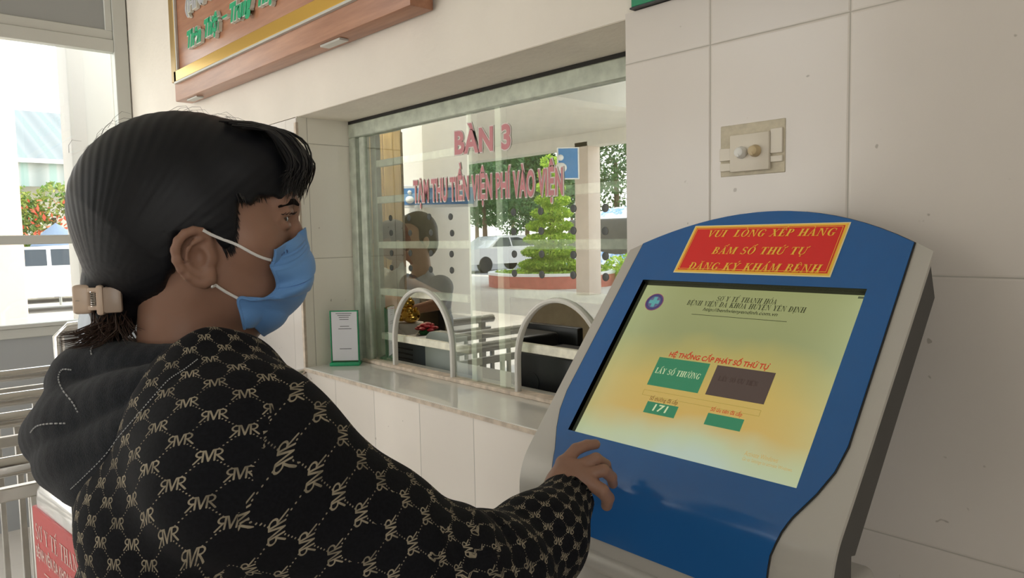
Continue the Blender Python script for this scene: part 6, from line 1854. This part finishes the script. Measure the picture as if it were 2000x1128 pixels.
sh2 = v3(-0.01, -0.16, -0.24); el2 = 0.5 * (sh2 + wr2) + v3(0.0, -0.05, -0.09)
simple_person('person', 'person in grey-blue shirt standing in the queue lane, mostly behind the woman', h2, 40,
              [[sh2, el2, wr2, wr2 + (hand2 - wr2) / np.linalg.norm(hand2 - wr2) * 0.16], [v3(-0.03, 0.16, -0.24), v3(-0.03, 0.21, -0.48), v3(0.08, 0.20, -0.66), v3(0.14, 0.19, -0.79)]],
              M_skin2, M_hair, M_shirtb, M_trous, tail=[f2.l(np.array(PX(222, 500, -3.02))), f2.l(np.array(PX(192, 515, -3.02))), f2.l(np.array(PX(182, 545, -3.02)))])

# ------------------------------------------------------------------ inside the office
def PYo(px, py, Y): return PY(px, py, Y)
DZ = ZS - 0.16
M_desk = mat('grey_desk_laminate', (0.42, 0.42, 0.40), 0.4)
b = MB(); b.bbox((-4.2, 1.475, DZ - 0.03), (-0.4, 2.06, DZ), 0.006, 2); dk = obj('desk', b, M_desk); tag(dk, 'long grey office desk behind the service window', 'desk')
for x in (-4.1, -2.3, -0.5):
    b = MB(); b.bbox((x - 0.02, 1.5, 0.0), (x + 0.02, 1.95, DZ - 0.03), 0.004, 1); obj('desk_panel', b, M_desk, dk)
h3 = np.array(PY(768, 472, 2.62)); F3 = Frame(h3, -150)
shR, shL = v3(0.02, -0.17, -0.24), v3(0.02, 0.17, -0.24)
wL = F3.l(np.array(PY(800, 606, 2.22))); eL = F3.l(np.array(PY(872, 590, 2.30)))
simple_person('person', 'seated office clerk in grey-white shirt and black cap behind the glass', h3, -150,
              [[shL, eL, wL, wL + v3(0.10, -0.10, -0.03)], [shR, v3(0.10, -0.23, -0.46), v3(0.30, -0.14, -0.44), v3(0.42, -0.06, -0.45)]], M_skin2, M_hair, M_shirtw, M_trous, seat_z=0.47, cap=mat('black_cap_cloth', (0.012, 0.014, 0.02), 0.7), tilt=18)
# chair under the clerk
c3 = F3.w((0.02, 0, 0)); t = thing('office_chair', 'black office chair under the seated clerk', 'chair', (c3[0], c3[1], 0))
M3 = Matrix.Translation((c3[0], c3[1], 0)) @ Matrix.Rotation(math.atan2(F3.F[1], F3.F[0]), 4, 'Z')
b = MB(); b.bbox((-0.22, -0.23, 0.40), (0.24, 0.23, 0.455), 0.03, 3, M3); obj('seat', b, M_black, t)
b = MB(); b.bbox((-0.29, -0.21, 0.56), (-0.24, 0.21, 1.0), 0.03, 3, M3); obj('backrest', b, M_black, t)
b = MB(); b.rod(M3 @ Vector((0, 0, 0.06)), M3 @ Vector((0, 0, 0.40)), 0.025); obj('gas_column', b, M_steel, t)
b = MB()
for k in range(5): b.bar(M3 @ Vector((0, 0, 0.07)), M3 @ Vector((0.28 * math.cos(k * 1.2566), 0.28 * math.sin(k * 1.2566), 0.045)), 0.04, 0.03)
obj('star_base', b, M_black, t)
for k in range(5):
    b = MB(); b.ball(M3 @ Vector((0.28 * math.cos(k * 1.2566), 0.28 * math.sin(k * 1.2566), 0.028)), 0.028, 12, 8); obj('caster', b, M_black, t)
b = MB(); b.bar(M3 @ Vector((-0.1, 0, 0.42)), M3 @ Vector((-0.265, 0, 0.70)), 0.06, 0.02); obj('back_stem', b, M_black, t)

def boxthing(name, label, cat, pl, pr, Y, z0, z1, depth, m, bev=0.01):
    xl, xr = PY(pl, 600, Y).x, PY(pr, 600, Y).x
    b = MB(); b.bbox((xl, Y, z0), (xr, Y + depth, z1), bev, 3); o = obj(name, b, m); tag(o, label, cat); return o, xl, xr
M_pr = mat('blue_grey_printer_plastic', (0.060, 0.075, 0.085), 0.45); M_prl = mat('pale_grey_green_plastic', (0.33, 0.37, 0.34), 0.4); M_dk = mat('charcoal_plastic', (0.02, 0.021, 0.022), 0.4)
zt = PY(820, 664, 1.56).z
pr_, xl, xr = boxthing('printer', 'blue-grey printer with side vents behind the left arch', 'printer', 760, 912, 1.54, DZ, zt, 0.20, M_pr, 0.02)
for k in range(4):
    z = PY(800, 682 + 9.5 * k, 1.54).z
    b = MB(); b.bbox((PY(778, 690, 1.54).x, 1.5375, z - 0.003), (PY(806, 690, 1.54).x, 1.5415, z + 0.003), 0.001, 1); obj('vent_slot', b, M_black, pr_)
p0, p1 = PY(843, 735, 1.525), PY(928, 648, 1.525)
b = MB(); hgt = PY(870, 647, 1.525).z
poly = [(p0.x, DZ), (PY(925, 700, 1.525).x, DZ), (PY(925, 700, 1.525).x, hgt), (p0.x + 0.05, hgt)] + [(p0.x + 0.05 - 0.05 * math.sin(a), hgt - 0.05 + 0.05 * math.cos(a)) for a in (0.4, 0.8, 1.2, 1.57)]
b.prism(poly, lambda a, c, t_: Vector((a, t_, c)), 1.50, 1.535); o = obj('printer_cover', b, M_prl, pr_, True)
xa, xb = PY(838, 668, 1.62).x, PY(915, 672, 1.62).x
b = MB(); b.bbox((xa, 1.56, zt + 0.001), (xb, 1.73, zt + 0.010), 0.001, 1); o = obj('paper_stack', b, mat('white_paper', (0.62, 0.66, 0.66), 0.6)); tag(o, 'thin stack of white paper on the printer top', 'paper')
# red flower on the printer
fr = PY(826, 664, 1.66); t = thing('paper_flower', 'small red flower lying on the printer', 'flower', (fr.x, 1.68, zt))
M_rf = mat('red_petal', (0.55, 0.02, 0.03), 0.45); b = MB()
for k in range(14):
    a = k * 2.4; rr = 0.010 + 0.0022 * k
    b.ball((fr.x + rr * math.cos(a), 1.68 + rr * math.sin(a), zt + 0.042 - 0.0017 * k), (0.016, 0.016, 0.007), 8, 5)
obj('petals', b, M_rf, t); b = MB(); b.lathe([(0.028, 0), (0.032, 0.012), (0.012, 0.03)], (fr.x, 1.68, zt), 12); obj('calyx', b, mat('green_calyx', (0.03, 0.15, 0.04), 0.5), t)
# golden figurine on a white bowl
gx = PY(795, 606, 1.96); zb = PY(795, 650, 1.96).z
t = thing('golden_figurine', 'golden seated lucky figurine on a white pedestal bowl', 'figurine', (gx.x, 1.98, DZ))
M_gd = mat('polished_gold', (0.75, 0.48, 0.10), 0.22, metal=1.0)
g0 = PY(795, 630, 1.96).z; g1 = PY(795, 581, 1.96).z; gh = g1 - g0
b = MB(); b.lathe([(0.05, DZ), (0.055, DZ + 0.02), (0.025, DZ + 0.05), (0.025, g0 - 0.06), (0.055, g0 - 0.03), (0.062, g0)], (gx.x, 1.98, 0), 24); obj('pedestal_bowl', b, M_white, t)
b = MB(); b.ball((gx.x, 1.98, g0 + gh * 0.30), (0.052, 0.045, gh * 0.32), 18, 12); b.ball((gx.x, 1.965, g0 + gh * 0.78), (0.034, 0.034, gh * 0.22), 16, 10)
for s in (-1, 1):
    b.ball((gx.x + s * 0.04, 1.955, g0 + gh * 0.18), (0.026, 0.03, gh * 0.14), 12, 8); b.ball((gx.x + s * 0.036, 1.95, g0 + gh * 0.5), (0.014, 0.016, gh * 0.16), 10, 8)
    b.ball((gx.x + s * 0.022, 1.965, g0 + gh * 0.98), (0.009, 0.006, gh * 0.08), 8, 6)
for k in range(9): b.ball((gx.x + 0.045 * math.cos(k * 0.7), 1.98 - 0.035 * abs(math.sin(k * 0.7)), g0 + gh * 0.56), 0.010, 8, 6)
obj('figure', b, M_gd, t)
# white and orange helmet on the desk
hx_ = PY(748, 603, 1.98); t = thing('helmet', 'white helmet with orange crown left of the golden figurine', 'helmet', (hx_.x, 2.0, DZ))
zh0, zh1 = PY(748, 640, 1.98).z, PY(748, 575, 1.98).z; rr = 0.5 * abs(PY(772, 600, 1.98).x - PY(718, 600, 1.98).x)
b = MB(); b.lathe([(rr * 0.95, zh0), (rr, zh0 + 0.3 * (zh1 - zh0)), (rr * 0.88, zh0 + 0.62 * (zh1 - zh0))], (hx_.x, 2.0, 0), 24); b.lathe([(rr * 0.85, DZ), (rr * 0.95, zh0)], (hx_.x, 2.0, 0), 24); obj('shell', b, M_white, t)
b = MB(); b.lathe([(rr * 0.88, zh0 + 0.62 * (zh1 - zh0)), (rr * 0.62, zh0 + 0.88 * (zh1 - zh0)), (rr * 0.25, zh1), (0, zh1 + 0.005)], (hx_.x, 2.0, 0), 24); obj('crown', b, mat('orange_gloss', (0.62, 0.22, 0.04), 0.3), t)
# grey chair back and a ribbed box imitating the barrier's reflection between the arches
o, xl, xr = boxthing('chair_back', 'dark padded swivel chair back beyond the window mullions', 'chair', 868, 952, 2.20, PY(900, 668, 2.2).z, PY(930, 616, 2.2).z, 0.09, M_dk, 0.04)
b = MB(); b.rod(((xl + xr) / 2, 2.26, 0.0), ((xl + xr) / 2, 2.26, PY(900, 668, 2.2).z + 0.02), 0.03); obj('chair_stem', b, M_steel, o)
b = MB(); b.lathe([(0.26, 0), (0.26, 0.03), (0.05, 0.06)], ((xl + xr) / 2, 2.26, 0), 20); obj('chair_foot', b, M_dk, o)
o, xl, xr = boxthing('reflection_box', 'charcoal ribbed box imitating the barrier reflected between the two arched openings', 'printer', 925, 1012, 1.56, DZ, PY(960, 652, 1.56).z, 0.19, M_dk, 0.015)
for k in range(3):
    z = PY(960, 668 + 12 * k, 1.56).z
    b = MB(); b.bbox((xl + 0.01, 1.557, z - 0.002), (xr - 0.01, 1.562, z + 0.002), 0.0005, 1); obj('rib', b, mat('charcoal_ridge', (0.06, 0.06, 0.06), 0.4) if k == 0 else MATS['charcoal_ridge'], o)
# monitor seen from behind in the right arch
t_ = PY(1070, 634, 1.80); xl, xr = PY(1000, 650, 1.80).x, PY(1128, 650, 1.80).x; zt2, zb2 = t_.z, PY(1070, 700, 1.80).z
t = thing('monitor', 'black computer monitor seen from behind through the right arch', 'monitor', ((xl + xr) / 2, 1.86, DZ))
b = MB(); b.bbox((xl, 1.80, zb2 - 0.05), (xr, 1.83, zt2), 0.006, 2); obj('monitor_back', b, M_dk, t)
b = MB(); b.bbox((xl + 0.05, 1.765, zb2 - 0.01), (xr - 0.07, 1.80, zt2 - 0.05), 0.012, 2); obj('rear_bulge', b, M_dk, t)
b = MB(); b.bbox((xl + 0.01, 1.83, zb2 - 0.04), (xr - 0.01, 1.834, zt2 - 0.01), 0.001, 1); obj('monitor_screen', b, M_black, t)
b = MB(); b.bbox(((xl + xr) / 2 - 0.03, 1.80, DZ), ((xl + xr) / 2 + 0.03, 1.83, zb2), 0.004, 1); obj('stand_neck', b, M_dk, t)
b = MB(); b.bbox(((xl + xr) / 2 - 0.11, 1.76, DZ), ((xl + xr) / 2 + 0.11, 1.92, DZ + 0.012), 0.005, 2); obj('stand_foot', b, M_dk, t)
o, xl, xr = boxthing('computer_case', 'black computer case close behind the right arch opening', 'computer', 1012, 1135, 1.53, DZ, PY(1060, 692, 1.53).z, 0.20, M_black, 0.008)
b = MB(); b.lathe([(0.03, 0), (0.03, 0.003), (0.0, 0.003)], (xl + 0.06, 1.531, DZ + 0.16), 20, axis=(0, -1, 0)); obj('fan_grille', b, M_dk, o)
# wooden partition lit by an added tube lamp, itself out of view
M_plank = wood_mat('yellow_pine', (0.46, 0.28, 0.09), (0.66, 0.46, 0.19), 0.45, (14, 14, 1.0))
t = thing('plank_partition', 'yellow pine plank partition at the far left of the office', 'partition', (-5.45, 3.2, 0))
for k in range(8):
    y = 2.13 + 0.185 * k
    b = MB(); b.bbox((-5.47, y, 0.0), (-5.44, y + 0.178, CZ + 1.3), 0.004, 1); obj('plank', b, M_plank, t)
b = MB(); b.bbox((-5.49, 2.05, 1.0), (-5.465, 3.6, 1.1), 0.003, 1); obj('batten', b, M_plank, t)
t = thing('added_tube_lamp', 'unseen fluorescent tube lamp added on the office ceiling to light the pine partition', 'lamp', (-4.9, 2.95, CZ + 1.33))
b = MB(); b.bbox((-4.96, 2.35, CZ + 1.30), (-4.84, 3.55, CZ + 1.348), 0.006, 2); obj('added_lamp_housing', b, M_white, t)
E_tube = emis('added_lit_tube', (1.0, 0.90, 0.70), 110.0)
b = MB(); b.rod((-4.9, 2.4, CZ + 1.275), (-4.9, 3.5, CZ + 1.275), 0.016, 12); obj('tube', b, E_tube, t)

t = thing('added_tube_lamp', 'unseen second tube lamp added above the long desk to brighten the office', 'lamp', (-2.6, 2.9, CZ + 1.33))  # second lamp, added to lift the dim office
b = MB(); b.bbox((-3.2, 2.84, CZ + 1.30), (-2.0, 2.96, CZ + 1.348), 0.006, 2); obj('added_lamp_housing', b, M_white, t)
b = MB(); b.rod((-3.15, 2.9, CZ + 1.275), (-2.05, 2.9, CZ + 1.275), 0.016, 12); obj('tube', b, emis('added_lit_tube_white', (1.0, 0.95, 0.85), 45.0), t)
